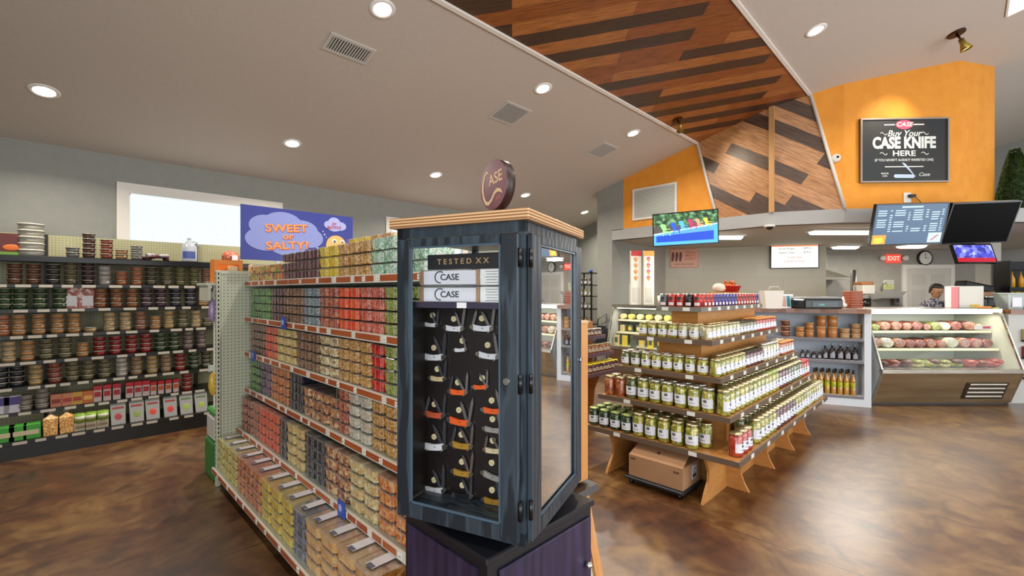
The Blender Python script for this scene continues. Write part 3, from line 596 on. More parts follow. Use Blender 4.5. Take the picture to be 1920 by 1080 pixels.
MB().box(-.28, .2, -.38, -.1, HB-1.78, -.2).build('duct', mat('duct_grey', '#8f897e', .4, .6), t)
t = thing('range_stove', 'dark cooking range standing under the stainless hood', 'stove', M=frame(LD(7.2, 9.75, 0), R)); MB().box(-.5, 0, -.5, .45, .92, 0, c=.01).build('body', mat('stove_black', '#2c2a28', .3, .4), t); MB().box(-.48, .92, -.48, .43, .95, -.04).build('cooktop', blackp, t)
t = thing('flue_pipe', 'upright metal pipe standing in the kitchen beside the range hood', 'pipe', at=att(1600, 547, 9.0)-Z*1.5); MB().cyl(0, 0, .0, 1.93, .05).build('pipe', mat('pipe_metal', '#8d8780', .3, .8), t); MB().cyl(0, 0, 0, .9, .11).build('casing', mat('pipe_casing', '#5d5650', .4), t)
for px, py, lb in ((1661, 529, 'upper'), (1661, 538, 'lower')):
    t = thing('paper_notice', f'{lb} small paper notice on the kitchen wall left of the door', 'notice', M=frame(att(px+5, py, BT-.005), R), group='notices left of the kitchen door'); MB().box(-.12, -.05, 0, .12, .05, .004).build('paper', mat('paper_'+lb, '#d2d0c0' if lb == 'upper' else '#c8cc80', .6), t); MB().box(-.09, -.02, .004, .09, -.012, .005).box(-.09, .01, .004, .07, .018, .005).build('printed_lines', gtx if False else mat('print_grey', '#7a7a70', .6), t)
t = thing('hand_sink', 'white hand sink on the kitchen wall left of the door', 'sink', M=frame(att(1650, 549, BT-.01), R)); MB().hull([(-.28, .03, 0), (.28, .03, 0), (.28, .03, .4), (-.28, .03, .4), (-.2, -.16, 0), (.2, -.16, 0), (.2, -.12, .3), (-.2, -.12, .3)]).build('basin', mat('basin_white', '#dcd8d0', .2), t); MB().tube([(0, .03, .05), (0, .2, .08), (0, .22, .18), (0, .16, .2)], .012).build('tap', steel, t)
t = thing('soap_dispenser', 'small grey soap dispenser on the wall beside the kitchen door', 'dispenser', M=frame(att(1676, 562, BT-.01), R)); MB().box(-.06, -.13, 0, .06, .13, .1, c=.015).build('body', mat('disp_grey', '#77736a', .4), t); MB().box(-.035, -.05, .1, .035, .06, .105).build('window', blackp, t)
# ------------------------------------------------------------------ snack gondola
putty = mat('putty_metal', '#c9cdb8', .4); putty_peg = pegboard('putty_pegboard', '#c4c8b2', '#6f725f'); strip_m = mat('strip_cream', '#e2ded2', .4); rust = noisy('strip_rust', '#b4602f', '#a04a26', 4, .4, rnd=False); shelf_m = mat('shelf_grey', '#aeb2a6', .35, .2)
GY0, GY1 = 1.56, 4.08
g = thing('gondola_shelf', 'putty-coloured double-sided gondola with rust label strips and pegboard end', 'shelving', (1.38, 4.08, 0))
MB().box(.87, GY1, .03, 1.9, GY1+.012, 1.66).build('end_panel', putty_peg, g, w=True)
ep = MB().box(.855, GY1-.015, 0, .885, GY1+.03, 1.665, c=.004).box(1.885, GY1-.015, 0, 1.915, GY1+.03, 1.665, c=.004).box(.885, GY1-.005, 1.64, 1.885, GY1+.02, 1.665); ep.build('end_upright', putty, g, w=True)
q = MB()
for i in range(46): q.box(.8535, GY1+.002, .10+i*.034, .857, GY1+.010, .118+i*.034).box(.866, GY1-.0165, .10+i*.034, .874, GY1-.0145, .118+i*.034)
q.build('slot_row', blackp, g, w=True)
MB().box(1.365, GY0, .15, 1.395, GY1, 1.557).build('back_panel', putty_peg, g, w=True)
MB().box(.90, GY0, 0, 1.86, GY1-.01, .11).build('kick_plate', mat('kick_dark', '#2b241e', .5), g, w=True)
LV = [('base', .84, .15), ('low', 1.0, .43), ('mid', 1.06, .735), ('upper', 1.06, 1.02), ('high', 1.06, 1.295), ('top', 1.06, 1.575)]
random.seed(11)
for nm, fx, z in LV:
    sh = MB()
    for s_ in (1, -1): X = lambda x: 1.38+(x-1.38)*s_; sh.box(X(fx), GY0, z-.018, X(1.38), GY1-.002, z)
    so = sh.build('shelf', shelf_m, g, w=True)
    q = MB(); y = GY1-.004; q.box(fx-.012, GY0, z-.032, fx-.001, y, z+.008, 0); yy = y-.02
    while yy > GY0+.1:
        L = random.uniform(.08, .26); e = max(GY0+.02, yy-L); q.box(fx-.0135, e, z-.026, fx-.011, yy, z+.002, 1); yy = e-random.choice((.03, .045, .06, .012))
        if random.random() < .7: q.box(fx-.015, yy+.004, z-.024, fx-.011, yy+.03, z-.002, 2); q.box(fx-.0155, yy+.008, z-.014, fx-.0148, yy+.024, z-.011, 3)
    q.build('label_strip', [strip_m, rust, mat('tag_white', '#f0eee4', .4), mat('tag_print', '#8a8878', .5)], so, w=True)
# foods
food('f_green', ['#4d7a33', '#6a9440', '#39622a'], 60); food('f_maroon', ['#4a1c22', '#5e2830', '#391418'], 70); food('f_brown', ['#6d4a34', '#82593d', '#99775c', '#54361f'], 110); food('f_greyblue', ['#7d8a90', '#9aa6a8', '#66727a'], 90)
food('f_redmix', ['#a8533b', '#7c3a2c', '#c08a6a', '#8f4432'], 100); food('f_orange', ['#e2512a', '#ee6a3c', '#cf4222'], 60); food('f_pinkmix', ['#b55a48', '#cf8474', '#94463a', '#c7705a'], 100); food('f_olive', ['#7a8444', '#98a058', '#626c34', '#aab070'], 140)
food('f_yellow', ['#d3b43c', '#c6a42c', '#e2cc62'], 60); food('f_tan', ['#c49a5c', '#ab7e44', '#d8b682', '#8f6634'], 120); food('f_mint', ['#8fb09a', '#b6ccb4', '#6f9a80', '#dce6d4'], 120); food('f_multi', ['#b98a2c', '#d06a2a', '#6a8a34', '#dcc05a', '#7a3a2a'], 45)
food('f_cream', ['#d9c698', '#e8dcb8', '#b99a66', '#c9b07c'], 70); food('f_redgummy', ['#a8201e', '#c4302a', '#8a1616'], 55); food('f_yeltan', ['#d2b878', '#c4a660', '#dccb98'], 60); food('f_almond', ['#e0cfa8', '#9a7450', '#c8ac80', '#efe4c8'], 75)
food('f_purple', ['#5c3c5c', '#7a5a7a', '#3f2840'], 60); food('f_orangebrown', ['#b86a34', '#a45628', '#cc8a50'], 70); food('f_black', ['#1c1d26', '#2b2c38', '#14141a'], 55); food('f_nuts', ['#9c6a44', '#c09468', '#6f4428', '#d8bc94', '#8a3a28'], 60)
food('f_white', ['#cfc8b8', '#e2ddd0', '#aaa498', '#bcae98'], 110); food('f_peanut', ['#cc8a50', '#b87238', '#dcaa74', '#a85c30'], 70); food('f_chip', ['#d8c668', '#c2ac48', '#e6da90'], 40); food('f_slate', ['#5a5c70', '#6d7086', '#474a5c'], 50)
food('f_cookie', ['#cfa468', '#c0935a', '#d9b27a'], 30, bump=.2); food('f_pastry', ['#b98c5c', '#a4743f', '#caa274', '#8a5a30'], 45); food('f_orcurl', ['#c4743a', '#b05f2c', '#d8935c', '#9c5226'], 45)
FD = dict(green='green candy', maroon='dark maroon candy', brown='brown snack mix', greyblue='pale blue-grey candy', redmix='red-brown mix', orange='bright orange candy', pinkmix='pinkish red mix', olive='olive green seeds', yellow='yellow candy', tan='golden snack mix',
          mint='mint green candy', multi='multicoloured candy', cream='cream coloured nuts', redgummy='red gummy candy', yeltan='pale yellow candy', almond='mixed white nuts', purple='purple candy', orangebrown='orange-brown candy', black='black candy', nuts='mixed brown nuts',
          white='white snack mix', peanut='orange-tan nuts', chip='yellow chips', slate='slate-grey candy', cookie='tan cookies', pastry='brown pastries', orcurl='orange-brown snacks')
KN = dict(cookie='cookie_tub', pastry='pastry_tub', chip='chip_tub', orcurl='snack_tub', cream='nut_tub', almond='nut_tub', nuts='nut_tub', peanut='nut_tub', olive='seed_tub', tan='snack_tub', brown='snack_tub', white='snack_tub', redmix='snack_tub', pinkmix='snack_tub')
shell_m = clear('clear_plastic', base=.015, edge=.3, rough=.1); rim_m = clear('plastic_rim_highlight', base=.06, edge=.35, rough=.15, milk=.12, milkc='#d8dcd8')  # rim plastic whitened to stand for highlights on the tub edges
lbl_m = mat('tub_label', '#e4e2e6', .4); lblp = mat('tub_label_print', '#6a6e80', .5)
TP_ = {}
def tub_proto(key, w, d, h, dims, label_top=False):
    k = (key, dims)
    if k in TP_: return TP_[k]
    t = thing(KN.get(key, 'candy_tub'), 'clear plastic tub', 'food tub'); e = .006
    def rr(z, ins, c): # rounded rectangle ring
        x0, x1, y0, y1 = ins, d-ins, -w/2+ins, w/2-ins; return [(x0+c, y0, z), (x1-c, y0, z), (x1, y0+c, z), (x1, y1-c, z), (x1-c, y1, z), (x0+c, y1, z), (x0, y1-c, z), (x0, y0+c, z)]
    MB().hull(rr(.002, .010, .014)+rr(h-.0085, .004, .014)).build('food_filling', MATS['f_'+key], t)
    q = MB(); rings = [rr(.0005, .0085, .014), rr(.004, .0075, .014), rr(h-.008, .002, .014)]; v = sum(rings, [])
    q.add(v, [(j*8+i, j*8+(i+1) % 8, (j+1)*8+(i+1) % 8, (j+1)*8+i) for j in range(2) for i in range(8)]+[tuple(range(8))])
    q.build('tub_body', shell_m, t)
    q = MB().hull(rr(h-.008, 0, .012)+rr(h-.0055, -.001, .012)); q.hull(rr(h-.0055, .01, .014)+rr(h-.0005, .014, .014), 1)
    for y in (-w/2+.006, 0, w/2-.006): q.box(.0, y-.0022, .004, .0035, y+.0022, h-.008, 0)  # pale upright ribs on the front, in place of corner highlights
    q.build('lid', [rim_m, shell_m], t)
    if label_top:
        MB().box(.03, -.028, h-.0003, d-.05, .028, h+.0005).box(.028, -.024, h+.0005, .05, .02, h+.0008, 1).build('paper_label', [lbl_m, lblp], t)
    TP_[k] = t; return t
TAB = {'top': [(520, 'multi', 2), (558, 'maroon', 3), (598, 'maroon', 3), (634, 'yellow', 3), (700, 'tan', 3), (800, 'mint', 3), (999, 'tan', 3)],
 'high': [(500, 'green', 4), (530, 'maroon', 4), (560, 'brown', 4), (588, 'greyblue', 4), (628, 'redmix', 4), (662, 'orange', 4), (706, 'pinkmix', 4), (999, 'olive', 4)],
 'upper': [(490, 'brown', 4), (512, 'orange', 4), (552, 'yeltan', 4), (590, 'brown', 4), (622, 'almond', 4), (684, 'tan', 4), (710, 'redgummy', 4), (999, 'olive', 4)],
 'mid': [(486, 'green', 4), (500, 'purple', 4), (538, 'orangebrown', 4), (570, 'black', 4), (620, 'nuts', 3), (640, 'redmix', 4), (700, 'white', 4), (999, 'tan', 4)],
 'low': [(480, 'redmix', 4), (518, 'orange', 4), (540, 'black', 4), (562, 'yeltan', 4), (608, 'black', 4), (640, 'nuts', 4), (690, 'cream', 4), (999, 'peanut', 4)],
 'base': [(440, 'chip', 4), (484, 'orcurl', 4), (535, 'yellow', 4), (575, 'slate', 4), (642, 'cookie', 4), (999, 'pastry', 4)]}
DIM = {'top': (.122, .17, .062), 'high': (.122, .17, .058), 'upper': (.122, .17, .058), 'mid': (.122, .18, .0605), 'low': (.142, .2, .063), 'base': (.172, .21, .0605)}
def pxof(x, y): return 960+850*(x-y)/(x+y)
random.seed(21); tub_n = {}
for nm, fx, z in LV:
    w_, d_, h_ = DIM[nm]; y = GY1-.03-w_/2; si = 0; n_h = 0
    while y-w_/2 > GY0:
        si += 1; px = pxof(fx+.01, y); key, cnt = next((k, c) for lim, k, c in TAB[nm] if px < lim)
        p = tub_proto(key, w_-.006, d_, h_, nm[:4] if nm in ('low', 'base') else 'std', nm == 'base'); dy = random.uniform(-.002, .002)
        for k in range(cnt):
            pos = 'bottom' if k == 0 else ('top' if k == cnt-1 else od(k+1)+' up')
            place(p, (fx+.012+random.uniform(0, .003), y+dy, z+.001+k*h_*(1.0)), random.uniform(-.006, .006), label=f'tub of {FD[key]}, {pos} in {od(si)} stack from far end, {nm} gondola shelf', group=f'tubs on the {nm} gondola shelf', scale=(1, 1, 1) if nm in ('low', 'base') else (1, 1, h_/DIM['high'][2]) if False else None)
        y -= w_+.002
# a second row on the top shelf, seen above the first
for i, y in enumerate((2.62, 2.48, 2.34, 2.20)):
    key = 'yellow' if i < 2 else 'tan'; p = tub_proto(key, .116, .17, .062, 'std')
    for k in range(4): place(p, (1.06+.012+.175, y, 1.576+k*.062), 0, label=f'tub of {FD[key]}, {"bottom" if k == 0 else "top" if k == 3 else od(k+1)+" up"} in {od(i+1)} rear stack, top gondola shelf', group='rear tubs on the top gondola shelf')
# small blue clip signs on the strips
for (x, y, z), lb in (((1.04, 3.15, 1.29), 'small blue clip sign on the second highest gondola shelf strip'), ((1.04, 3.80, 1.01), 'small blue clip sign near the far end of the gondola strips'), ((.98, 2.16, .43), 'small blue clip sign with orange spot on the lower gondola strip')):
    t = thing('clip_sign', lb, 'sign', group='blue clip signs on the gondola', M=frame((x, y, z), (0, -1, 0))); MB().box(-.04, -.035, 0, .04, .045, .003).build('card', mat('clip_blue', '#2d50b8', .4), t); MB().cyl(-.01, .01, .003, .004, .018).build('cloud_mark', mat('clip_pale', '#a9bce8', .5), t)
# the blue sign standing on the gondola's far end
sl, sr, sb, stt = 1.01, 1.93, 1.755, 2.19; t = thing('candy_sign', 'blue sign reading Sweet or Salty with clouds, standing on the gondola', 'sign', M=frame(((sl+sr)/2, 4.02, (sb+stt)/2), (1, 0, 0)))
W, H = sr-sl, stt-sb; MB().box(-W/2, -H/2, -.012, W/2, H/2, 0).build('panel', mat('sign_blue', '#29318c', .4), t)
def cloud(name, parts, col, z):
    q = MB()
    for i, (x, y, a, b) in enumerate(parts): q.add([(x*W+a*W*math.cos(j*PI/16), y*H+b*H*math.sin(j*PI/16), z+i*.0002) for j in range(32)], [tuple(range(32))])
    return q.build(name, mat('c_'+col, col, .5), t)
cloud('cloud', [(-.3, .15, .14, .2), (-.16, .2, .17, .24), (0, .12, .15, .2), (.08, -.02, .12, .19), (-.3, -.1, .17, .22), (-.12, -.17, .17, .22), (-.2, 0, .2, .26)], '#8b94d0', .002)
cloud('cloud', [(.26, .29, .05, .08), (.31, .34, .06, .11), (.37, .28, .06, .09), (.31, .25, .07, .09)], '#a9aee0', .002); cloud('thought_bubbles', [(.145, -.2, .008, .016), (.17, -.26, .006, .012), (.2, .14, .006, .012), (.215, .08, .008, .016), (.23, .03, .005, .01)], '#c9cdf0', .002)
cloud('smiling_face', [(.33, -.13, .1, .21)], '#e8b866', .002); cloud('face_detail', [(.31, -.04, .022, .045), (.39, -.04, .022, .03)], '#f4eee0', .0034); cloud('face_pupil', [(.312, -.05, .012, .028), (.39, -.05, .012, .016)], '#4a3c5a', .004)
so_ = mat('sign_orange', '#f09a55', .5); sd_ = mat('sign_orange_edge', '#c2502a', .5)
for s_, y, hh, x in (('SWEET', .13, .2, -.13), ('or', -.02, .17, -.12), ('SALTY?', -.2, .2, -.12)):
    text('lettering_outline', s_, H*hh*1.0, sd_, t, x*W+.004, y*H-.004, .0035, 1.25, .04, rot=.08); text('lettering', s_, H*hh, so_, t, x*W, y*H, .005, 1.25, .022, rot=.08)
text('lettering', 'or\nBOTH!', H*.085, mat('sign_red', '#c8405a', .5), t, .31*W, .28*H, .004, 1.15, .02, rot=.08)
MB().box(-.2, -H/2-.17, -.012, -.17, -H/2, 0).box(.2, -H/2-.17, -.012, .17, -H/2, 0).build('stand', shelf_m, t)
# end-cap goods beyond the pegboard
t = thing('carton_stack', 'green carton with white packets behind the gondola end', 'carton', (1.0, 4.32, 0)); grn = mat('carton_green', '#2d7a38', .5)
MB().box(-.14, -.13, 0, .16, .16, .3, c=.01).build('carton', grn, t); MB().box(-.13, -.12, .3, .0, .15, .5, c=.02).box(.0, -.12, .3, .15, .15, .48, c=.02).build('packets', mat('packet_white', '#c8ccc4', .4), t); MB().box(-.13, -.12, .5, .15, .15, .55, c=.015).build('top_tray', mat('tray_green', '#3f8a3c', .5), t)
t = thing('end_shelf', 'putty metal shelf fixed behind the gondola end panel', 'shelf', (1.3, 4.113, 1.55)); MB().box(-.5, .0, 0, .6, .34, .02).build('board', putty, t); [MB().box(x_, 0, -.12, x_+.02, .3, 0).build('bracket', putty, t) for x_ in (-.49, .57)]
org = mat('tote_orange', '#e8862c', .5)
t = thing('snack_tote', 'orange framed display tote at the far top of the gondola', 'tote', (.97, 4.24, 1.571)); q = MB(); q.box(-.1, -.04, 0, .1, -.02, .03).box(-.1, -.04, .15, .1, -.02, .185).box(-.1, -.04, .03, -.075, -.02, .15).box(.075, -.04, .03, .1, -.02, .15).box(-.1, -.02, 0, -.09, .1, .185).box(.09, -.02, 0, .1, .1, .185).box(-.09, .09, 0, .09, .1, .185); q.build('orange_frame', org, t)
MB().box(-.08, -.015, .003, .0, .085, .1, c=.01).box(.01, -.015, .003, .08, .085, .14, c=.01).build('packets', mat('pack_cream', '#dcc79a', .4), t)
t = thing('snack_tote', 'low orange tray of packets behind the blue sign', 'tote', (1.3, 4.24, 1.571)); MB().box(-.18, -.05, 0, .2, .1, .08).build('tray', mat('tote_red', '#d8502c', .5), t); MB().box(-.16, -.04, .08, -.02, .08, .16, c=.01).box(.02, -.04, .08, .16, .08, .15, c=.01).build('packets', MATS['pack_cream'], t)
for z, col, lb in ((.68, '#d8b13c', 'yellow bag hanging from the clip strip beside the gondola end'), (1.25, '#a58ab8', 'purple bag hanging from the clip strip beside the gondola end')):
    t = thing('hanging_bag', lb, 'bag', (.85, 4.15, z)); MB().blob((0, 0, .1), (.03, .025, .09), jit=.08).build('bag', mat('bag'+col, col, .3, coat=.5), t); MB().box(-.03, -.004, .2, .03, .004, .25).build('header_card', MATS['packet_white'], t)
t = thing('clip_strip', 'thin white clip strip hanging on the gondola end', 'clip strip', (.86, 4.15, .6)); MB().box(-.006, -.002, 0, .006, .002, .95).build('strip', white_m, t); MB().tube([(0, 0, .95), (.02, 0, .96)], .004).build('hook', steel, t)

# ------------------------------------------------------------------ black shelving on the left wall
blackshelf = mat('black_steel', '#151311', .35); cream_peg = pegboard('cream_pegboard', '#b9b48c', '#77734f')
w = thing('wall_shelving', 'long black wall shelving with cream pegboard back and price strips', 'shelving', (.6, 6.5, 0)); WX0, WX1 = -1.3, 2.5
MB().box(WX0, 6.5, .1, WX1, 6.52, 2.07).build('back_panel', cream_peg, w, w=True); MB().box(WX0, 5.98, 0, WX1, 6.5, .13).build('base', blackshelf, w, w=True)
for x in (WX0, -.09, 1.16, WX1): MB().box(x-.015, 6.47, .13, x+.015, 6.5, 2.07).build('upright', blackshelf, w, w=True)
WL = [('bottom', 5.97, .165), ('second lowest', 6.1, .40), ('third lowest', 6.1, .63), ('middle', 6.1, .86), ('third highest', 6.1, 1.10), ('second highest', 6.1, 1.34), ('highest', 6.1, 1.57), ('canopy', 6.1, 1.835)]
random.seed(4)
for nm, fy, z in WL:
    so = MB().box(WX0, fy, z-.03, WX1, 6.5, z).build('shelf', blackshelf, w, w=True)
    if nm != 'canopy':
        xs_ = [WX0+.02]
        while xs_[-1] < WX1-.2: xs_ += [xs_[-1]+random.choice((.07, .08, .09, .1))]; xs_ += [xs_[-1]+random.choice((.03, .05, .06, .1))]
        m_ = len(xs_); MB().add([(x_, fy-.004, zz) for zz in (z-.03, z-.004) for x_ in xs_], [(i, i+1, m_+i+1, m_+i) for i in range(m_-1)], [i % 2 for i in range(m_-1)]).build('price_strip', [mat('price_white', '#bdb7a8', .5), blackshelf], so, w=True)
    else: MB().box(WX0, fy-.03, z-.06, WX1, fy, z-.005, c=.006).build('valance', mat('valance_black', '#1b1a18', .25, .4), so, w=True)
TC = dict(brown='#7a4a30', dgrey='#3c3b38', olive='#6f6844', maroon='#43282a', white='#cdc9c0', peach='#c47a52', dolive='#4e4b34', lime='#6d6c34', pink='#a06a52', green='#34502a', rust='#9a5c34', purple='#4a3040', navy='#2c2c3c', tan='#b98c54', tanor='#c68f56', cream='#d2b482', beige='#a3835c', red='#98221e', dgreen='#2f4826', mauve='#7a6464', black='#232630', rbrown='#9a4c36', cgold='#c4a468', gry='#8f8c84', dkb='#5e3a30')
lid_w = mat('tub_lid_clear', '#8f8c80', .35)  # lid tone darkened along with the tubs, for the shelf shade
RT = {}
def rtub(col, R_=.053, h=.048):
    k = (col, R_, h)
    if k not in RT:
        t = thing('food_tub', 'round tub', 'food tub'); MB().cyl(0, 0, 0, h-.008, R_*.82, R_*.93, 20).build('tub_body', noisy('tubc_'+col, [v*.86 for v in srgb(TC[col])], [v*.8 for v in srgb(TC[col])], 60, .35, coat=.2) if 'tubc_'+col not in MATS else MATS['tubc_'+col], t)  # shade of the wall shelving put into the tub colours, scaled darker
        MB().cyl(0, 0, h-.008, h-.0005, R_, R_*.98, 20).build('lid', lid_w, t); RT[k] = t
    return RT[k]
NM = dict(brown='brown', dgrey='dark grey', olive='olive', maroon='dark maroon', white='white', peach='peach', dolive='dark olive', lime='yellow-green', pink='pinkish brown', green='green', rust='rust brown', purple='dark purple', navy='navy', tan='tan', tanor='golden tan', cream='cream', beige='beige', red='red', dgreen='dark green', mauve='mauve', black='black', rbrown='red-brown', cgold='pale gold', gry='grey', dkb='dark brown')
ROWS = {'highest': [(28, 'brown', 4), (63, 'brown', 4), (100, 'dgrey', 4), (133, 'olive', 5), (165, 'maroon', 5), (196, 'white', 4), (227, 'peach', 3), (256, 'peach', 4), (283, 'dolive', 4), (312, 'olive', 4), (337, 'lime', 5), (363, 'lime', 5), (386, 'pink', 4)],
 'second highest': [(8, 'green', 4), (38, 'green', 4), (75, 'green', 4), (113, 'green', 4), (188, 'rust', 4), (218, 'rust', 4), (247, 'rust', 4), (274, 'purple', 4), (301, 'purple', 4), (329, 'navy', 4), (356, 'navy', 4), (380, 'tan', 4)],
 'third highest': [(5, 'peach', 4), (36, 'tanor', 4), (73, 'tanor', 4), (108, 'tanor', 4), (139, 'tanor', 4), (170, 'cream', 1), (205, 'cream', 4), (235, 'cream', 4), (263, 'pink', 4), (291, 'tanor', 3), (316, 'cgold', 4), (342, 'olive', 4), (367, 'cream', 4), (388, 'olive', 2)],
 'middle': [(17, 'cream', 4), (52, 'tanor', 4), (87, 'olive', 4), (122, 'olive', 5), (155, 'tanor', 3), (186, 'red', 4), (216, 'red', 4), (246, 'red', 4), (273, 'red', 5), (300, 'dgreen', 4), (326, 'dgreen', 4), (352, 'mauve', 4), (377, 'mauve', 4)],
 'third lowest': [(2, 'black', 4), (32, 'black', 4), (67, 'cgold', 4), (103, 'rbrown', 4), (136, 'olive', 4), (165, 'olive', 4), (196, 'olive', 4), (228, 'white', 4), (256, 'beige', 4), (285, 'cgold', 4), (311, 'beige', 4), (337, 'red', 4), (363, 'dgreen', 4), (386, 'dolive', 4)],
 'second lowest': [(48, 'gry', 3), (79, 'gry', 4), (350, 'red', 4)],
 'canopy': [(136, 'gry', 2), (167, 'dkb', 5), (200, 'rbrown', 4), (228, 'tan', 2), (256, 'gry', 3)]}
for nm, fy, z in WL:
    for i, (px, col, cnt) in enumerate(ROWS.get(nm, [])):
        x = ony(px, 500, fy+.07).x; h = .048 if nm != 'highest' or cnt < 5 else .046
        for k in range(cnt):
            pos = 'bottom' if k == 0 else ('top' if k == cnt-1 else od(k+1)+' up')
            place(rtub(col, .053, h), (x+random.uniform(-.002, .002), fy+.065, z+.0005+k*h), random.uniform(0, 6), label=(f'round {NM[col]} tub, {pos} in {od(i+1)} tub stack from left, {nm} black shelf' if cnt > 1 else f'single round {NM[col]} tub, {nm} black shelf'), group=f'round tubs on the {nm} black shelf')
# rows behind, partly seen: none. other goods of the wall shelves
def carton(px, fy, z, w_, h_, d_, c1, c2, lb, kind='food_carton', cat='carton', group=None, top=None):
    x = ony(px, 500, fy+.03).x; t = thing(kind, lb, cat, (x, fy+.03, z), group=group)
    MB().box(-w_/2, 0, 0, w_/2, d_, h_, c=.002).build('box', mat('cb'+c1, c1, .45), t); MB().box(-w_*.4, -.001, h_*.3, w_*.4, .0005, h_*.62).build('printed_panel', mat('cb'+c2, c2, .45), t)
    if top: MB().box(-w_/2-.001, -.001, h_*.72, w_/2+.001, d_+.001, h_+.001).build('coloured_top', mat('cb'+top, top, .4), t)
    return t
for i, (px, c1, c2) in enumerate(((105, '#c07a62', '#8a2f2a'), (126, '#c47f62', '#a63c34'), (145, '#c79a44', '#a4442c'), (165, '#c46a3a', '#e0b060'))): carton(px, 6.1, .40, .075, .12, .06, c1, c2, f'small salmon or gold box, {od(i+1)} of four on the second lowest black shelf', group='small boxes on the second lowest black shelf')
for i, px in enumerate((183, 201, 219, 243, 259, 274, 288, 302, 316, 330)): carton(px, 6.1, .40, .06 if i < 6 else .05, .16 if i < 6 else .14, .06, '#c4b4b0', '#a82a34' if i < 6 else '#b8562c', f'white carton with red top, {od(i+1)} from left, second lowest black shelf', group='red-topped cartons on the black shelving', top='#b0202c')
for i, px in enumerate((2, 23)): 
    t = thing('snack_bag', f'purple and white bag, {od(i+1)} from left on the second lowest black shelf', 'bag', (ony(px, 500, 6.15).x, 6.16, .40)); MB().hull([(-.05, -.03, 0), (.05, -.03, 0), (.05, .03, 0), (-.05, .03, 0), (-.055, -.01, .15), (.055, -.01, .15), (-.055, .01, .15), (.055, .01, .15)]).build('bag', mat('bag_white', '#c8c4cc', .4), t); MB().box(-.05, -.026, .07, .05, -.02, .14).build('printed_panel', mat('bag_purple', '#4a3a86', .4), t)
for i, (px, a) in enumerate(((131, .05), (162, -.05))):
    t = thing('snack_bag', f'clear bag with red-brown sticks, {od(i+1)} of two on the second highest black shelf', 'bag', (ony(px, 500, 6.15).x, 6.18, 1.34), a); MB().hull([(-.055, -.03, 0), (.055, -.03, 0), (.055, .03, 0), (-.055, .03, 0), (-.06, -.01, .2), (.06, -.01, .2), (-.06, .01, .2), (.06, .01, .2)]).build('bag', food('f_sticks', ['#7a3a2c', '#c4b0a8', '#9a5444'], 40) if 'f_sticks' not in MATS else MATS['f_sticks'], t); MB().box(-.03, -.032, .02, .05, -.028, .12).build('label', lbl_m, t)
# bottom shelf goods
for i, px in enumerate((10, 33, 60)): carton(px, 5.97, .165, .11, .13, .1, '#3f9a34', '#c8bc9a', f'bright green box, {od(i+1)} from left on the bottom black shelf', group='green boxes on the bottom black shelf')
for i, px in enumerate((95, 125)):
    t = thing('snack_bag', f'clear bag of tan snacks with gathered top, {od(i+1)} of two, bottom black shelf', 'bag', (ony(px, 500, 6.05).x, 6.05, .165)); MB().hull([(-.045, -.04, 0), (.045, -.04, 0), (.045, .04, 0), (-.045, .04, 0), (-.05, -.04, .15), (.05, -.04, .15), (.05, .04, .15), (-.05, .04, .15), (0, 0, .19)]).build('bag', MATS['f_tan'], t); MB().lathe([(.012, .18), (.03, .22), (.028, .225)], 10).build('gathered_top', shell_m, t)
for i, px in enumerate((150, 170, 193)):
    x = ony(px, 500, 6.03).x; t = thing('green_tin', f'green tin stacked on a small box, {od(i+1)} of three, bottom black shelf', 'tin', (x, 6.03, .245), group='green tins on the bottom black shelf'); MB().cyl(0, 0, 0, .08, .045).build('tin', mat('tin_green', '#86a83c', .3), t); MB().cyl(0, -.005, .025, .06, .0425, seg=12).build('label', mat('tin_label', '#d8dcc0', .4), t)
    carton(px, 5.97, .165, .085, .078, .1, '#b8ae94', '#8a7460', f'small beige box under a green tin, {od(i+1)} of three, bottom black shelf', group='beige boxes under the green tins')
for i, (px, c) in enumerate(((222, '#98343a'), (257, '#7a8a3c'), (287, '#c03a30'), (320, '#b8342e'), (350, '#86a040'), (378, '#8aa040'))):
    x = ony(px, 500, 6.05).x; t = thing('snack_pouch', f'leaning printed pouch, {od(i+1)} from left on the bottom black shelf', 'pouch', (x, 6.08, .165), group='printed pouches on the bottom black shelf')
    MB().hull([(-.055, -.05, 0), (.055, -.05, 0), (.055, -.01, 0), (-.055, -.01, 0), (-.06, .03, .2), (.06, .03, .2), (-.06, .035, .2), (.06, .035, .2)]).build('pouch', mat('pouch_grey', '#8b8a88', .35), t)
    M_ = frame((0, -.012, .09), (1, 0, 0), (0, .4, 1)); MB(M_).blob((0, -.02, 0), (.035, .04, .004)).build('printed_picture', mat('pp'+c, c, .4), t); MB(M_).box(-.045, .06, 0, .045, .078, .004).build('title_band', mat('pt'+c, '#8a2a2c' if i < 4 else '#4a6a2c', .4), t)
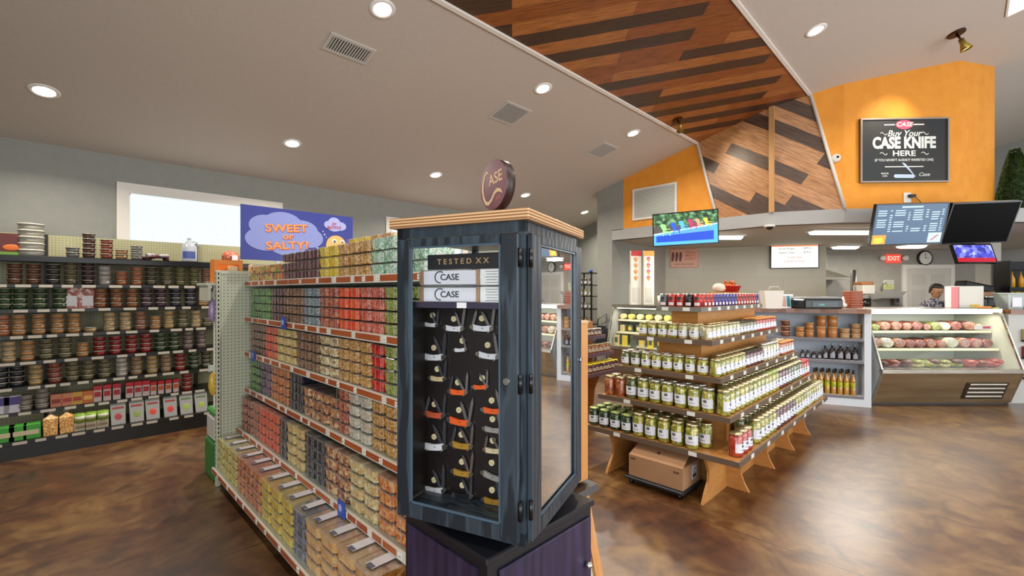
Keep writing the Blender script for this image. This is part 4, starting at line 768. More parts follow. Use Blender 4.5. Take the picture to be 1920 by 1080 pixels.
# canopy goods
P = ony(8, 450, 6.3); t = thing('picture_card', 'dark red printed card with orange and green at the far left', 'card', (P.x, 6.2, 1.835)); MB().box(-.1, 0, 0, .12, .02, .2).build('card', mat('card_red', '#5c2420', .5), t); MB().blob((.05, -.001, .07), (.06, .004, .03)).build('printed_fruit', mat('card_or', '#d06a20', .5), t); MB().box(-.1, -.002, 0, .12, 0, .03).build('green_band', mat('card_gr', '#6a9a34', .5), t)
lt = thing('pastry_tub', 'clear tub', 'food tub'); MB().cyl(0, 0, 0, .05, .085, .088, 24).build('tub_body', mat('clear_tub', '#b9b4a4', .25, coat=.5), lt); MB().cyl(0, 0, .05, .06, .096, .09, 24).build('lid', mat('clear_lid', '#d6d2c4', .2, coat=.5), lt)
x = ony(58, 450, 6.2).x
for k in range(5): place(lt, (x, 6.24, 1.8355+k*.061), 0, label=f'wide clear round tub, {"bottom" if k == 0 else "top" if k == 4 else od(k+1)+" up"} of the tall stack on the black canopy', group='wide clear tubs on the canopy')
t = thing('candy_bag', 'heap of dark wrapped candy bags on the black canopy', 'bag', (ony(293, 490, 6.25).x, 6.25, 1.835)); random.seed(2); q = MB()
for i in range(14): q.blob((random.uniform(-.1, .1), random.uniform(-.05, .05), random.uniform(.02, .07)), (.035, .03, .02), i % 2, 8, 5, .1)
q.build('bags', [MATS['f_maroon'], mat('bag_shine', '#b9b4b4', .25, coat=.6)], t)
t = thing('water_jug', 'translucent plastic jug with blue label on the black canopy', 'jug', (ony(355, 490, 6.25).x, 6.25, 1.835)); jm = mat('jug_plastic', '#b6bcc4', .25, coat=.4)
MB().lathe([(.0, 0), (.07, .002), (.075, .02), (.075, .16), (.06, .2), (.03, .24), (.02, .25), (.02, .262), (0, .262)], 24).build('body', jm, t); MB().tube([(.03, 0, .245), (.075, 0, .225), (.08, 0, .17)], .01).build('handle', jm, t); MB().cyl(0, 0, .262, .28, .021).build('cap', mat('cap_white', '#d8dadf', .3), t); MB().lathe([(.0765, .04), (.0765, .12)], 24, a0=-PI*.85, a1=-PI*.3).build('label', mat('jug_label', '#4a5a9a', .4), t)
t = thing('candy_bag', 'clear bag of reddish candy on the canopy left of the blue sign', 'bag', (ony(432, 480, 6.25).x, 6.25, 1.835)); MB().blob((0, 0, .08), (.1, .06, .08), jit=.06).build('bag', MATS['f_redmix'], t); MB().box(.0, -.075, .03, .06, -.065, .1).build('label', lbl_m, t)

# ------------------------------------------------------------------ knife cabinet
oak = NT('black_oak'); oak.setp('#2f3740', .35); wv = oak.new('ShaderNodeTexWave'); wv.inputs['Scale'].default_value = 9; wv.inputs['Distortion'].default_value = 9; wv.inputs['Detail'].default_value = 4; wv.inputs['Detail Scale'].default_value = 1.2; oak.L(oak.coord(False, (1, 1, .12)), wv.inputs[0])
oak.L(oak.ramp(wv.outputs[0], [(.3, '#323c45'), (.62, '#3a4650'), (.9, '#20272e')]), oak.b.inputs['Base Color']); oak.bump(wv.outputs[0], .2, .003); oak = oak.m
gl = clear('cabinet_glass', base=.0, edge=.35, rough=.0)
ang = math.atan2(.334, .943); C0 = Vector((.873, .824, 0)); WA, WB = .426, .464; ZB, ZT = .822, 1.69
# local frame: +x runs along the right face, +y along the left face
k = thing('knife_cabinet', 'tall black oak glass-door knife cabinet with plywood top', 'display cabinet', C0, ang)
ply = NT('plywood'); ply.setp('#c79a68', .45); wv = ply.new('ShaderNodeTexWave'); wv.bands_direction = 'Z'; wv.inputs['Scale'].default_value = 38; ply.L(ply.coord(False), wv.inputs[0]); ply.L(ply.ramp(wv.outputs[0], [(.3, '#8a5c34'), (.6, '#d8b184')]), ply.b.inputs['Base Color'])
MB().box(-.018, -.018, ZT, WB+.018, WA+.018, ZT+.03, c=.003).build('top_board', ply.m, k)
q = MB(); p_ = .02
for x, y in ((0, 0), (WB-p_, 0), (0, WA-p_), (WB-p_, WA-p_)): q.box(x, y, ZB, x+p_, y+p_, ZT)
q.box(0, 0, ZB, WB, WA, ZB+.035).box(0, 0, ZT-.03, WB, WA, ZT); q.build('carcass', oak, k)
def cdoor(nm, M, W_, s0, s1, gz0, gz1, knobx):
    q = MB(M); a0, a1 = .012, W_-.012; z0, z1 = ZB+.012, ZT-.035
    q.box(a0, z0, 0, s0, z1, .018, c=.003).box(s1, z0, 0, a1, z1, .018, c=.003).box(s0, z0, 0, s1, gz0, .018).box(s0, gz1, 0, s1, z1, .018)
    d = q.build('door', oak, k); MB(M).add([(s0, gz0, .006), (s1, gz0, .006), (s1, gz1, .006), (s0, gz1, .006)], [(0, 1, 2, 3)]).build('glass_pane', gl, d)
    q = MB(M); e = .006
    for r_ in ((s0, gz0, s1, gz0+e), (s0, gz1-e, s1, gz1), (s0, gz0, s0+e, gz1), (s1-e, gz0, s1, gz1)): q.box(r_[0], r_[1], .010, r_[2], r_[3], .014)
    q.build('glazing_bead', mat('bead_grey', '#4d6070', .3), d)
    MB(M @ Matrix.Translation((knobx, 1.262, .018))).cyl(0, 0, 0, .006, .009, seg=16).build('lock', mat('chrome', '#d8d8d4', .15, 1), d)
    q = MB(M)
    for z in (ZB+.10, (ZB+ZT)/2, ZT-.10):
        hx = W_-.008 if nm == 'l' else .006; q.tube([(hx, z-.025, .014), (hx, z+.025, .014)], .006)
    q.build('hinge', blackp, d); return d
# left face: outward normal = -x ; viewer's right = toward the front corner = -y
ML = Matrix(((0, 0, -1, 0), (-1, 0, 0, WA), (0, 1, 0, 0), (0, 0, 0, 1))); MR = Matrix(((1, 0, 0, 0), (0, 0, -1, 0), (0, 1, 0, 0), (0, 0, 0, 1)))
cdoor('l', ML, WA, WA-.3657, WA-.0657, .874, 1.633, WA-.045); gl = clear('cabinet_glass_side', base=.02, edge=.9, rough=.0); cdoor('r', MR, WB, .075, WB-.065, .874, 1.633, WB-.03)
# inner black panels
inn = mat('inner_black', '#17100f', .45)
MB().box(.12, .115, ZB+.04, .30, WA-.05, 1.45).build('inner_column', inn, k); MB().box(.30, .115, ZB+.04, WB-.06, WA-.05, 1.45).build('inner_column', mat('inner_brown', '#2a1c14', .4), k)  # brown column widened as dark backing for reflections in the side glass
MB().box(.02, .03, 1.452, WB-.03, WA-.03, 1.466, c=.002).box(.016, .04, 1.452, .02, WA-.04, 1.47).build('shelf', mat('shelf_purple', '#3a3448', .4), k)
KM = MW[k.name]
KMi = KM.inverted()
def inpane(px, py, depth):  # point on the plane `depth` behind the left face
    o = KMi @ CAM; d = KMi.to_3x3() @ ray(px, py); s = (depth-o.x)/d.x; return o+d*s
nW = mat('k_white', '#dcdfe4', .3); BL = mat('blade_steel', '#b8bac4', .12, .9); bol = mat('bolster', '#b9b6ae', .2, .9)
hm = {'white': nW, 'bone': mat('k_bone', '#c9b890', .35), 'orange': mat('k_orange', '#e8622a', .35), 'coral': mat('k_coral', '#c65a3c', .35), 'mustard': mat('k_mustard', '#ad8434', .35), 'silver': mat('k_silver', '#b9bab2', .3, .5), 'cream': mat('k_cream', '#d2c6a2', .35), 'black': mat('k_black', '#20262c', .3)}
def knife(x0, y0, x1, y1, col, blades, lb, DEP=.115, plane=inpane, right=None):
    a, b = plane(x0, y0, DEP), plane(x1, y1, DEP); L = (b-a).length; X = (b-a).normalized(); nrm = Vector((-1, 0, 0)) if right is None else right
    Wn = nrm; Y = Wn.cross(X).normalized(); M = Matrix((X, Y, Wn)).transposed().to_4x4(); M.translation = (a+b)/2+nrm*.004
    t = thing('pocket_knife', lb, 'pocket knife', M=KM @ M, group='pocket knives on the black panel'); s = L
    pts = [(-.5, .02), (-.46, .09), (-.3, .075), (0, .055), (.3, .08), (.46, .095), (.5, .03), (.46, -.07), (.2, -.09), (-.2, -.095), (-.45, -.08)]
    MB().prism([(x*s*.84, y*s*1.35) for x, y in pts], 'z', -.004, .004).build('handle', hm[col], t)
    q = MB()
    for sx in (-1, 1): q.prism([(sx*.36*s, -.085*s), (sx*.5*s, -.06*s), (sx*.53*s, .02*s), (sx*.5*s, .09*s), (sx*.36*s, .08*s)], 'z', -.005, .005)
    q.cyl(-.3*s, -.13*s, -.004, .004, .04*s, seg=10).cyl(.3*s, -.13*s, -.004, .004, .04*s, seg=10); q.build('bolster', bol, t)
    for bx, an, bl in blades:
        Mb = Matrix.Translation((bx*s, .03*s, 0)) @ Matrix.Rotation(an, 4, 'Z'); MB(Mb).prism([(-.06*s, 0), (-.065*s, bl*s*.75), (-.02*s, bl*s), (.05*s, bl*s*.8), (.055*s, 0)], 'z', -.0015, .0015).build('blade', BL, t)
    MB().add([(.0, 0, .0045), (.05*s, .02*s, .0045), (.1*s, 0, .0045), (.05*s, -.02*s, .0045)], [(0, 1, 2, 3)]).build('shield', mat('shield_dark', '#4a3030', .4), t)
    return t
B2 = [(.42, -.12, .95), (.36, .42, .8)]; B1 = [(.44, .25, .95)]; B3 = [(-.42, -.25, .7), (.44, -.1, .9), (.36, .55, .75)]
KL = [(796, 607, 822, 610, 'white', B2, 'smallest'), (834, 614, 871, 617, 'white', B2, 'middle'), (884, 613, 926, 617, 'white', B3, 'right'),
      (794, 668, 836, 670, 'white', B2, 'left'), (852, 656, 877, 655, 'white', B1, 'middle'), (895, 663, 937, 670, 'white', B1, 'right'),
      (806, 708, 837, 711, 'bone', B2, 'left'), (842, 733, 878, 736, 'orange', B3, 'middle'), (887, 725, 917, 725, 'orange', B2, 'right'),
      (797, 774, 835, 780, 'coral', B3, 'left'), (840, 785, 884, 795, 'orange', B2, 'middle'), (904, 767, 943, 772, 'orange', B1, 'right'),
      (793, 835, 838, 838, 'white', B2, 'left'), (846, 831, 887, 838, 'mustard', B3, 'middle'), (907, 802, 943, 808, 'silver', B1, 'right'), (908, 842, 943, 846, 'cream', B3, 'right'),
      (848, 882, 887, 890, 'mustard', B2, 'middle'), (904, 884, 943, 901, 'silver', B1, 'right'), (795, 916, 836, 920, 'white', B2, 'left'), (850, 926, 887, 931, 'black', B2, 'middle'), (905, 935, 943, 943, 'mustard', B1, 'right')]
cnt = {}
ST = mat('sticker_cream', '#d9cfa4', .5); STI = mat('sticker_print', '#a89a68', .5)
colname = dict(white='white-handled', bone='bone-handled', orange='orange-handled', coral='coral-handled', mustard='mustard-handled', silver='silver-handled', cream='cream-handled', black='dark-handled')
MB().box(.121, .02, ZB+.04, .128, WA-.02, 1.45).box(.02, WA-.0235, ZB+.04, .128, WA-.0205, 1.45).build('knife_board', inn, k)
for i, (x0, y0, x1, y1, col, bl, pos) in enumerate(KL):
    cnt[(col, pos)] = cnt.get((col, pos), 0)+1; c = cnt[(col, pos)]
    colp = {'left': 'left', 'smallest': 'left', 'middle': 'middle', 'right': 'right'}[pos]
    knife(x0, y0, x1, y1, col, bl, f'{od(c)+" " if c >= 1 else ""}{colname[col]} open pocket knife from the top of the {colp if pos != "smallest" else "left"} column'.replace('first smallest', 'smallest') if pos != 'smallest' else 'smallest white-handled open pocket knife at the very top left of the board')
    P = inpane((x0+x1)/2+(-2 if x1-x0 > 30 else 2), min(y0, y1)-16, .1145); t = thing('price_sticker', f'round cream sticker, {od(i+1)} in reading order on the black knife board', 'sticker', M=KM @ Matrix.Translation(P) @ Matrix.Rotation(-PI/2, 4, 'Y') @ Matrix.Rotation(PI, 4, 'X') if False else KM @ frame(P, (0, -1, 0)), group='round stickers on the knife board')
    MB().cyl(0, 0, -.006, .001, .009, seg=18).build('disc', ST, t); MB().box(-.005, .001, .001, .005, .0025, .0014).box(-.005, -.003, .001, .005, -.0015, .0014).build('print', STI, t)
# knives on the panel behind the right door
def inpane_r(px, py, depth):
    o = KMi @ CAM; d = KMi.to_3x3() @ ray(px, py); s = (depth-o.y)/d.y; return o+d*s
MB().box(.13, .106, ZB+.04, .27, .113, 1.45).build('knife_board', mat('board_brown', '#4a3626', .3), k)
for i, (px, py) in enumerate(((1024, 700), (1026, 760), (1024, 830), (1026, 890))):
    P = inpane_r(px, py, .100); P.x = min(max(P.x, .15), .2); z = P.z
    t = thing('price_sticker', f'round cream sticker, {od(i+1)} from top behind the right-hand glass door', 'sticker', M=KM @ frame(Vector((P.x, .105, z)), (1, 0, 0)), group='round stickers behind the right door'); MB().cyl(0, 0, -.002, .002, .01, seg=16).build('disc', ST, t)
# trays and plate above the shelf
tm = clear('tray_plastic', base=.12, edge=.6, rough=.1, milk=.35, milkc='#c8ccd4')
for j, z in enumerate((1.4665, 1.518)):
    t = thing('knife_tray', f'{"lower" if j == 0 else "upper"} clear tray of the two stacked on the cabinet shelf', 'tray', M=KM @ Matrix.Translation((.05, .078, z)), group='two clear trays in the cabinet')
    MB().box(0, 0, 0, .27, .31, .049, c=.008).build('tray', tm, t); MB().box(-.002, .10, .004, .0, .285, .045).build('white_card', mat('card_pale', '#dfe2ea', .4), t); MB().box(-.002, .01, .002, 0, .085, .047).build('white_card', mat('card_white', '#eff2f2', .4), t)
    MB().box(-.0015, .088, .002, .0, .098, .047).box(-.0015, .287, .002, 0, .298, .047).build('tan_edge', mat('card_tan', '#b08a68', .5), t)
    FM = frame((-.0035, .19, .025), (0, -1, 0)); text('lettering', 'CASE', .026, mat('ink', '#30343c', .5), t, 0, 0, 0, 1.1, .01, ext=.0004, M=FM)
    arc = [(-.034+.018*math.cos(a), .001+.017*math.sin(a), .001) for a in [PI*.3+i*PI*1.25/10 for i in range(11)]]; MB(FM).tube(arc, .0016, 5).build('lettering_swash', MATS['ink'], t)
    FM = frame((-.0035, .047, .025), (0, -1, 0)); q = MB(FM)
    for r_ in range(5): q.box(-.02+.003*(r_ % 2), .015-r_*.008, 0, .02-.003*(r_ % 2), .0165-r_*.008, .0006)
    q.build('printed_lines', MATS['print_grey'], t)
t = thing('name_plate', 'dark plate reading Tested XX on top of the trays', 'sign', M=KM @ frame((.052, WA-.20, 1.586), (0, -1, 0))); MB().box(-.125, -.018, -.02, .125, .027, 0).build('plate', mat('plate_black', '#26262a', .4), t); text('lettering', 'T E S T E D  X X', .023, mat('plate_gold', '#b99a6c', .4), t, 0, .004, .001, 1.1, .015, ext=.0004)
t = thing('price_card', 'tiny white card on the edge of the cabinet shelf', 'card', M=KM @ frame((.0155, WA-.22, 1.461), (0, -1, 0))); MB().box(-.016, -.008, 0, .016, .008, .001).build('card', MATS['card_white'], t)
# round sign on top
P = att(925, 385, 1.42); rs = thing('round_sign', 'round wine-red wooden sign with gold lettering on the knife cabinet', 'sign', M=frame((P.x, P.y, ZT+.067), R*.57-F*.82))
s_c = Vector((-.0, .098, 0)); q = MB(Matrix.Translation((0, .078, 0))); q.cyl(0, 0, -.03, 0, .078, seg=48); q.build('disc', mat('sign_edge', '#33201c', .4), rs)
MB(Matrix.Translation((0, .078, 0))).cyl(0, 0, 0, .001, .0775, seg=48).build('face', noisy('sign_wine', '#7a4450', '#6c3a46', 14, .28, coat=.5), rs)
MB().box(-.012, -.037, -.045, .012, .03, -.03).build('foot', blackp, rs)
gd = mat('sign_gold', '#d8b68a', .4); text('lettering', 'ASE', .05, gd, rs, .014, .095, .0015, .95, .01, ext=.0004, rot=.12)
def band(pts, ws, M): # flat ribbon with varying width
    q = MB(M); n_ = len(pts); L_, R_ = [], []
    for i, p in enumerate(pts):
        a, b = pts[max(i-1, 0)], pts[min(i+1, n_-1)]; dx, dy = b[0]-a[0], b[1]-a[1]; l_ = math.hypot(dx, dy) or 1; L_.append((p[0]-dy/l_*ws[i], p[1]+dx/l_*ws[i], 0)); R_.append((p[0]+dy/l_*ws[i], p[1]-dx/l_*ws[i], 0))
    return q.add(L_+R_, [(i, i+1, n_+i+1, n_+i) for i in range(n_-1)])
pts = [(-.026, .118), (-.036, .124), (-.048, .115), (-.058, .095), (-.061, .07), (-.055, .045), (-.042, .026), (-.026, .022), (-.008, .032), (.008, .05), (.024, .058), (.042, .054), (.056, .042)]
band(pts, [.001, .004, .004, .005, .005, .005, .006, .006, .005, .005, .006, .005, .0], Matrix.Translation((0, 0, .0018))).build('lettering_swash', gd, rs)
text('lettering', 'XX', .018, mat('sign_pink', '#c08070', .5), rs, .03, .033, .0015, 1.1, .0, ext=.0004, rot=.1)
# base cabinet
pur = noisy('purple_stained_oak', '#1f1a2c', '#3a2f4e', 9, .4, stretch=(4, 4, .35), bump=.1, lo=.3, hi=.7, rnd=False); bk = mat('base_black', '#1b1c22', .3)
bx = thing('cabinet_base', 'black and dark purple floor cabinet under the knife cabinet', 'cabinet', (.795, .888, 0)); BX, BY = .49, .42
MB().box(0, 0, .775, BX, BY, .795, c=.004).build('top_board', bk, bx); MB().box(.01, .01, 0, BX-.01, BY-.01, .775).build('body', bk, bx)
MB().box(.004, .05, .05, .01, BY-.03, .75).build('side_panel', pur, bx); d = MB().box(.05, .0, .05, BX-.02, .01, .745, c=.003).build('door', pur, bx)
MB(frame((BX-.05, 0, .6), (1, 0, 0))).blob((0, 0, .012), (.012, .012, .012)).build('knob', MATS['chrome'], d)
t = thing('turntable', 'black swivel plate between knife cabinet and its base', 'turntable', (1.03, 1.07, .7952)); MB().cyl(0, 0, 0, .024, .14).build('disc', blackp, t)
# pine knife display behind the cabinet
pine = noisy('pine', '#c98a4c', '#d79b5c', 5, .4, stretch=(6, 6, .6), rnd=False); pd = thing('pine_display', 'pine framed knife display with slanted lower case behind the black cabinet', 'display case', (1.345, 1.20, 0))
DX = .325; MB().box(0, 0, 1.355, DX+.02, .3, 1.37, c=.003).build('top_board', noisy('pine_top', '#d8b184', '#cca678', 6, .4, rnd=False), pd)
MB().box(0, .02, .66, DX, .3, 1.355).build('upper_case', mat('case_dark', '#241a14', .5), pd)
q = MB().box(DX-.05, 0, .66, DX, .02, 1.355).box(0, 0, .66, .05, .02, 1.355).box(.05, 0, 1.3, DX-.05, .02, 1.355).box(.05, 0, .66, DX-.05, .02, .72); q.build('door_frame', pine, pd); MB().box(DX, .0, .66, DX+.012, .3, 1.355).build('side_panel', pine, pd)
MB().box(.05, .008, .72, DX-.05, .012, 1.3).build('glass_pane', gl, pd)
MB().box(.055, .014, .73, DX-.055, .019, 1.29).build('cloth_board', mat('cloth_cream', '#cbbfa4', .7), pd)
MB().hull([(-.01, -.05, .62), (DX+.03, -.05, .62), (DX+.03, .3, .62), (-.01, .3, .62), (-.01, -.04, .645), (DX+.03, -.04, .645), (DX+.03, .3, .66), (-.01, .3, .66)]).build('ledge', mat('ledge_dark', '#2c1d16', .4), pd)
SLM = frame((DX/2, -.06, .31), (1, 0, 0), (0, .14, .6)); q = MB(SLM); hh = .315; w2 = DX/2
q.box(w2-.05, -hh, 0, w2, hh, .02).box(-w2, -hh, 0, -w2+.05, hh, .02).box(-w2+.05, hh-.05, 0, w2-.05, hh, .02).box(-w2+.05, -hh, 0, w2-.05, -hh+.09, .02); q.build('lower_frame', pine, pd)
MB(SLM).box(-w2+.05, -hh+.09, .004, w2-.05, hh-.05, .008).build('lower_cloth', MATS['cloth_cream'], pd); MB().prism([(-.13, 0), (.3, 0), (.3, .62), (.0, .62)], 'x', DX-.015, DX+.006).prism([(-.13, 0), (.3, 0), (.3, .62), (.0, .62)], 'x', -.006, .015).build('side_cheek', pine, pd)
PDM = MW[pd.name] @ SLM
for i, (x, y, a, cname) in enumerate(((.06, .14, .6, 'bone'), (.07, .03, .1, 'orange'), (.06, -.08, -.7, 'silver'), (.07, -.17, .5, 'mustard'), (-.03, .1, .2, 'black'))):
    L = .07; t = thing('pocket_knife', f'{["bone", "orange", "silver", "mustard", "dark"][i]}-handled knife in the slanted pine case', 'pocket knife', M=PDM @ Matrix.Translation((x, y, .013)) @ Matrix.Rotation(a, 4, 'Z'), group='knives in the slanted pine case')
    MB().prism([(-.5*L, .0), (-.4*L, .12*L), (.4*L, .12*L), (.5*L, 0), (.4*L, -.12*L), (-.4*L, -.12*L)], 'z', -.004, .004).build('handle', hm[cname], t); MB(Matrix.Translation((.45*L, .03*L, 0)) @ Matrix.Rotation(-.5, 4, 'Z')).prism([(-.06*L, 0), (-.065*L, .6*L), (0, .85*L), (.055*L, .5*L), (.05*L, 0)], 'z', -.002, .002).build('blade', BL, t)
# ------------------------------------------------------------------ jars
glass_j = clear('jar_glass', base=.05, edge=.6, rough=.04)
for nm, cols, sc in (('pickle', ['#9a9a2e', '#b5ad42', '#7b8426', '#ccbf5c'], 50), ('dkpickle', ['#4d5a22', '#66702c', '#3c4a1c', '#7d8236'], 50), ('yellow', ['#b0ac3a', '#c4bc4a', '#98982e'], 60), ('beet', ['#5c1420', '#74202c', '#431018'], 50),
                     ('red', ['#c0301c', '#b02818', '#d04828'], 70), ('cauli', ['#c9c090', '#b4ac78', '#ddd6b0'], 45), ('carrot', ['#b8602c', '#9c4420', '#cc7a3c'], 50), ('salsa', ['#c43a26', '#b02e1e'], 90), ('relish', ['#7d7440', '#94894e', '#5e5830'], 90), ('jam', ['#4a1418', '#601c1e'], 40), ('honey', ['#b87020', '#9c5818'], 30), ('spinach', ['#26401c', '#345024', '#1c3014'], 60)):
    food('j_'+nm, cols, sc, .25, .6, .4)
lidm = {'gold': mat('lid_gold', '#c9bd90', .25, .85), 'silver': mat('lid_silver', '#c4c2b8', .25, .85), 'green': mat('lid_green', '#9aa860', .3, .4), 'orange': mat('lid_orange', '#e89a3c', .4), 'red': mat('lid_red', '#c02c3c', .35), 'black': mat('lid_black', '#1e1c1c', .35), 'yellow': mat('lid_yellow', '#e8d01c', .4), 'white': mat('lid_white', '#dcdad4', .4), 'dark': mat('lid_dark', '#3c3a30', .3, .6)}
jl = mat('jar_label', '#dfe2ea', .45); jl2 = mat('jar_label_cream', '#ddd8c4', .45); jp = mat('jar_print', '#5c5e62', .5); jy = mat('jar_label_yellow', '#d8b83c', .45)
JT = {}
def jar(cont, r, h, lid='gold', label=True, name='pickle_jar', lab=None):
    k = (cont, r, h, lid, label)
    if k in JT: return JT[k]
    t = thing(name, 'glass jar', 'jar')
    MB().lathe([(0, .004), (r*.9, .004), (r*.93, .015), (r*.93, h*.78), (r*.7, h*.88), (0, h*.88)], 18).build('contents', MATS['j_'+cont], t)
    MB().lathe([(0, 0), (r*.92, 0), (r, .01), (r, h*.79), (r*.95, h*.84), (r*.8, h*.89), (r*.8, h*.93)], 18).build('glass', glass_j, t)
    MB().lathe([(r*.86, h*.92), (r*.88, h*.925), (r*.88, h*.985), (r*.84, h), (0, h)], 18).build('lid', lidm[lid], t)
    if label:
        a0, a1 = -PI/2-1.25, -PI/2+1.25; MB().lathe([(r*1.012, h*.2), (r*1.012, h*.58)], 12, a0=a0, a1=a1).build('label', lab or jl, t)
        q = MB(); q.lathe([(r*1.02, h*.42), (r*1.02, h*.53)], 5, a0=-PI/2-.28, a1=-PI/2+.28, sm=False); q.lathe([(r*1.02, h*.3), (r*1.02, h*.32)], 4, a0=-PI/2-.5, a1=-PI/2+.5, sm=False); q.build('label_print', jp, t)
    JT[k] = t; return t
# ------------------------------------------------------------------ tiered island
maple = noisy('maple_ply', '#b87c40', '#c58a4a', 3, .35, stretch=(3, 3, 12), rnd=False, coat=.2); edge_m = mat('shelf_edge', '#6b5a4c', .35, .2); topw = mat('island_top', '#a4683c', .35)
il = thing('tiered_island', 'long maple stepped island with five tiers of jars and scalloped feet', 'display stand', (3.64, 1.7, 0))
LEV = [(3.23, 1.08, 5.95, .35), (3.32, 1.17, 5.75, .612), (3.42, 1.27, 5.54, .862), (3.54, 1.38, 5.35, 1.118), (3.68, 1.52, 5.22, 1.37)]
YC = 1.705; COR = [(3.64, 1.3, 5.6), (3.60, 1.42, 5.5), (3.70, 1.52, 5.4), (3.80, 1.59, 5.25)]
tagw = mat('price_tag', '#dcdcd4', .4)
for i, (x0, y0, x1, z) in enumerate(LEV):
    y1 = 2*YC-y0; b = MB().box(x0, y0, z-.018, x1, y1, z).build('tier_board', maple, il, w=True)
    q = MB(); e = .012
    q.box(x0-e, y0-e, z-.034, x1+e, y0, z+.004).box(x0-e, y1, z-.034, x1+e, y1+e, z+.004).box(x0-e, y0, z-.034, x0, y1, z+.004).box(x1, y0, z-.034, x1+e, y1, z+.004)
    q.build('edge_rail', edge_m if i < 4 else mat('edge_grey', '#85827c', .35, .3), b, w=True)
    q = MB()
    for k in range(1, 8): xx = x0+(x1-x0)*(k-.4)/7.3; q.box(xx, y0-e-.002, z-.03, xx+.06, y0-e, z)
    for yy in (y0+(y1-y0)*.22, y0+(y1-y0)*.72): q.box(x0-e-.002, yy, z-.03, x0-e, yy+.06, z)
    q.build('price_tags', tagw, b, w=True)
for i, (cx, cy, cx1) in enumerate(COR):
    z0 = LEV[i][3]; z1 = LEV[i+1][3]-.018; MB().box(cx, cy, z0, cx1, 2*YC-cy, z1).build('core_box', maple, il, w=True)
# scalloped supports under the bottom tier
def scal(u0, u1, z1, n=12): # profile from the core (u0) out to the rail (u1)
    pts = [(u0, 0), (u1-.02, 0)]
    for j in range(n+1): a = -PI/2+PI*j/n; pts.append((u1-.02-.16*math.cos(a)*1.0+0*a, .16+.16*math.sin(a)-.0))
    pts += [(u1+.0, z1), (u0, z1)]; return pts
MB().box(3.64, 1.3, 0, 5.6, 1.32, .33).box(3.64, 2.09, 0, 5.6, 2.11, .33).box(3.64, 1.32, 0, 3.66, 2.09, .33).build('plinth', maple, il, w=True)
def foot(fn): 
    q = MB(); return fn(q).build('scalloped_foot', maple, il, w=True)
pf = [(0, 0), (-.44, 0), (-.40, .06), (-.335, .14), (-.33, .2), (-.36, .26), (-.40, .33), (0, .33)]
for y in (1.31, 2.10): foot(lambda q: q.prism([(3.64+a, b) for a, b in pf], 'y', y-.01, y+.01))
pg = [(0, 0), (-.16, 0), (-.125, .06), (-.1, .13), (-.11, .2), (-.155, .27), (-.22, .33), (0, .33)]
for x in (3.65, 4.29, 4.92, 5.55):
    foot(lambda q: q.prism([(1.30+a, b) for a, b in pg], 'x', x-.01, x+.01)); foot(lambda q: q.prism([(2*YC-1.30-a, b) for a, b in pg], 'x', x-.01, x+.01))
DS = {'pickle': 'sliced green pickles', 'dkpickle': 'dark green pickles', 'yellow': 'yellow peppers', 'beet': 'dark red beets', 'red': 'bright red preserves', 'cauli': 'pale pickled vegetables', 'carrot': 'orange pickled vegetables', 'salsa': 'orange-lidded salsa', 'relish': 'brown relish', 'spinach': 'dark greens'}
KJ = {'pickle': 'pickle_jar', 'dkpickle': 'pickle_jar', 'yellow': 'pepper_jar', 'beet': 'beet_jar', 'red': 'preserve_jar', 'cauli': 'vegetable_jar', 'carrot': 'vegetable_jar', 'salsa': 'salsa_jar', 'relish': 'relish_jar', 'spinach': 'vegetable_jar'}
TN = ['lowest', 'second', 'third', 'fourth', 'top']
random.seed(31)
JT_ = 0
def setrow(li, x0, x1, y, step, fn, face, rowname, rz):
    """one row of jars along x (face 'long') or y (face 'end') on tier li"""
    global JT_
    z = LEV[li][3]+.0005; n_ = int(abs(x1-x0)/step); cnt = 0
    for i in range(n_+1):
        u = x0+(x1-x0)*i/max(n_, 1); r = fn(u)
        if r is None: continue
        cont, rr, hh, lid = r[:4]; lab = len(r) < 5 or r[4]; cnt += 1; JT_ += 1
        p = jar(cont, rr, hh, lid, lab, KJ[cont]); P = (u, y, z) if face == 'long' else (y, u, z)
        j = 'jar of '+DS[cont]
        place(p, (P[0]+random.uniform(-.002, .002), P[1]+random.uniform(-.002, .002), P[2]), rz+random.uniform(-.25, .25), label=f'{j}, {od(cnt)} in {rowname}, {TN[li]} island tier', group=f'jars on the {TN[li]} island tier', name=KJ[cont])
Q, Pn = (.047, .18), (.041, .132)
def l1(x): return ('red', .048, .165, 'gold') if x < 3.62 else None if x < 3.7 else ('pickle', *Q, 'gold') if x < 4.18 else ('beet', *Q, 'gold') if x < 4.86 else ('pickle', *Q, 'gold') if x < 5.2 else ('cauli', *Q, 'gold') if x < 5.45 else ('yellow', *Q, 'gold') if x < 5.65 else ('cauli', *Q, 'gold')
def l1b(x): return None if x < 3.72 else ('dkpickle', *Q, 'gold') if x < 4.18 else ('pickle', *Q, 'gold')
setrow(0, 3.36, 5.88, 1.14, .1, l1, 'long', 'front row', 0); setrow(0, 3.74, 5.88, 1.242, .1, l1b, 'long', 'second row', 0)
def e1(y): return ('pickle', *Q, 'gold') if y < 1.95 else ('spinach', .045, .15, 'green')
setrow(0, 1.42, 2.28, 3.29, .1, e1, 'end', 'left end front row', -PI/2); setrow(0, 1.36, 2.28, 3.395, .1, lambda y: None if 1.36 < y < 1.4 else e1(y), 'end', 'left end second row', -PI/2); setrow(0, 1.47, 2.28, 3.5, .1, e1, 'end', 'left end third row', -PI/2)
def l2(x): return ('pickle', *Q, 'gold') if x < 4.3 else ('yellow', *Q, 'green') if x < 4.6 else ('beet', *Q, 'gold') if x < 4.95 else ('dkpickle', *Q, 'gold') if x < 5.4 else ('red', .045, .16, 'red')
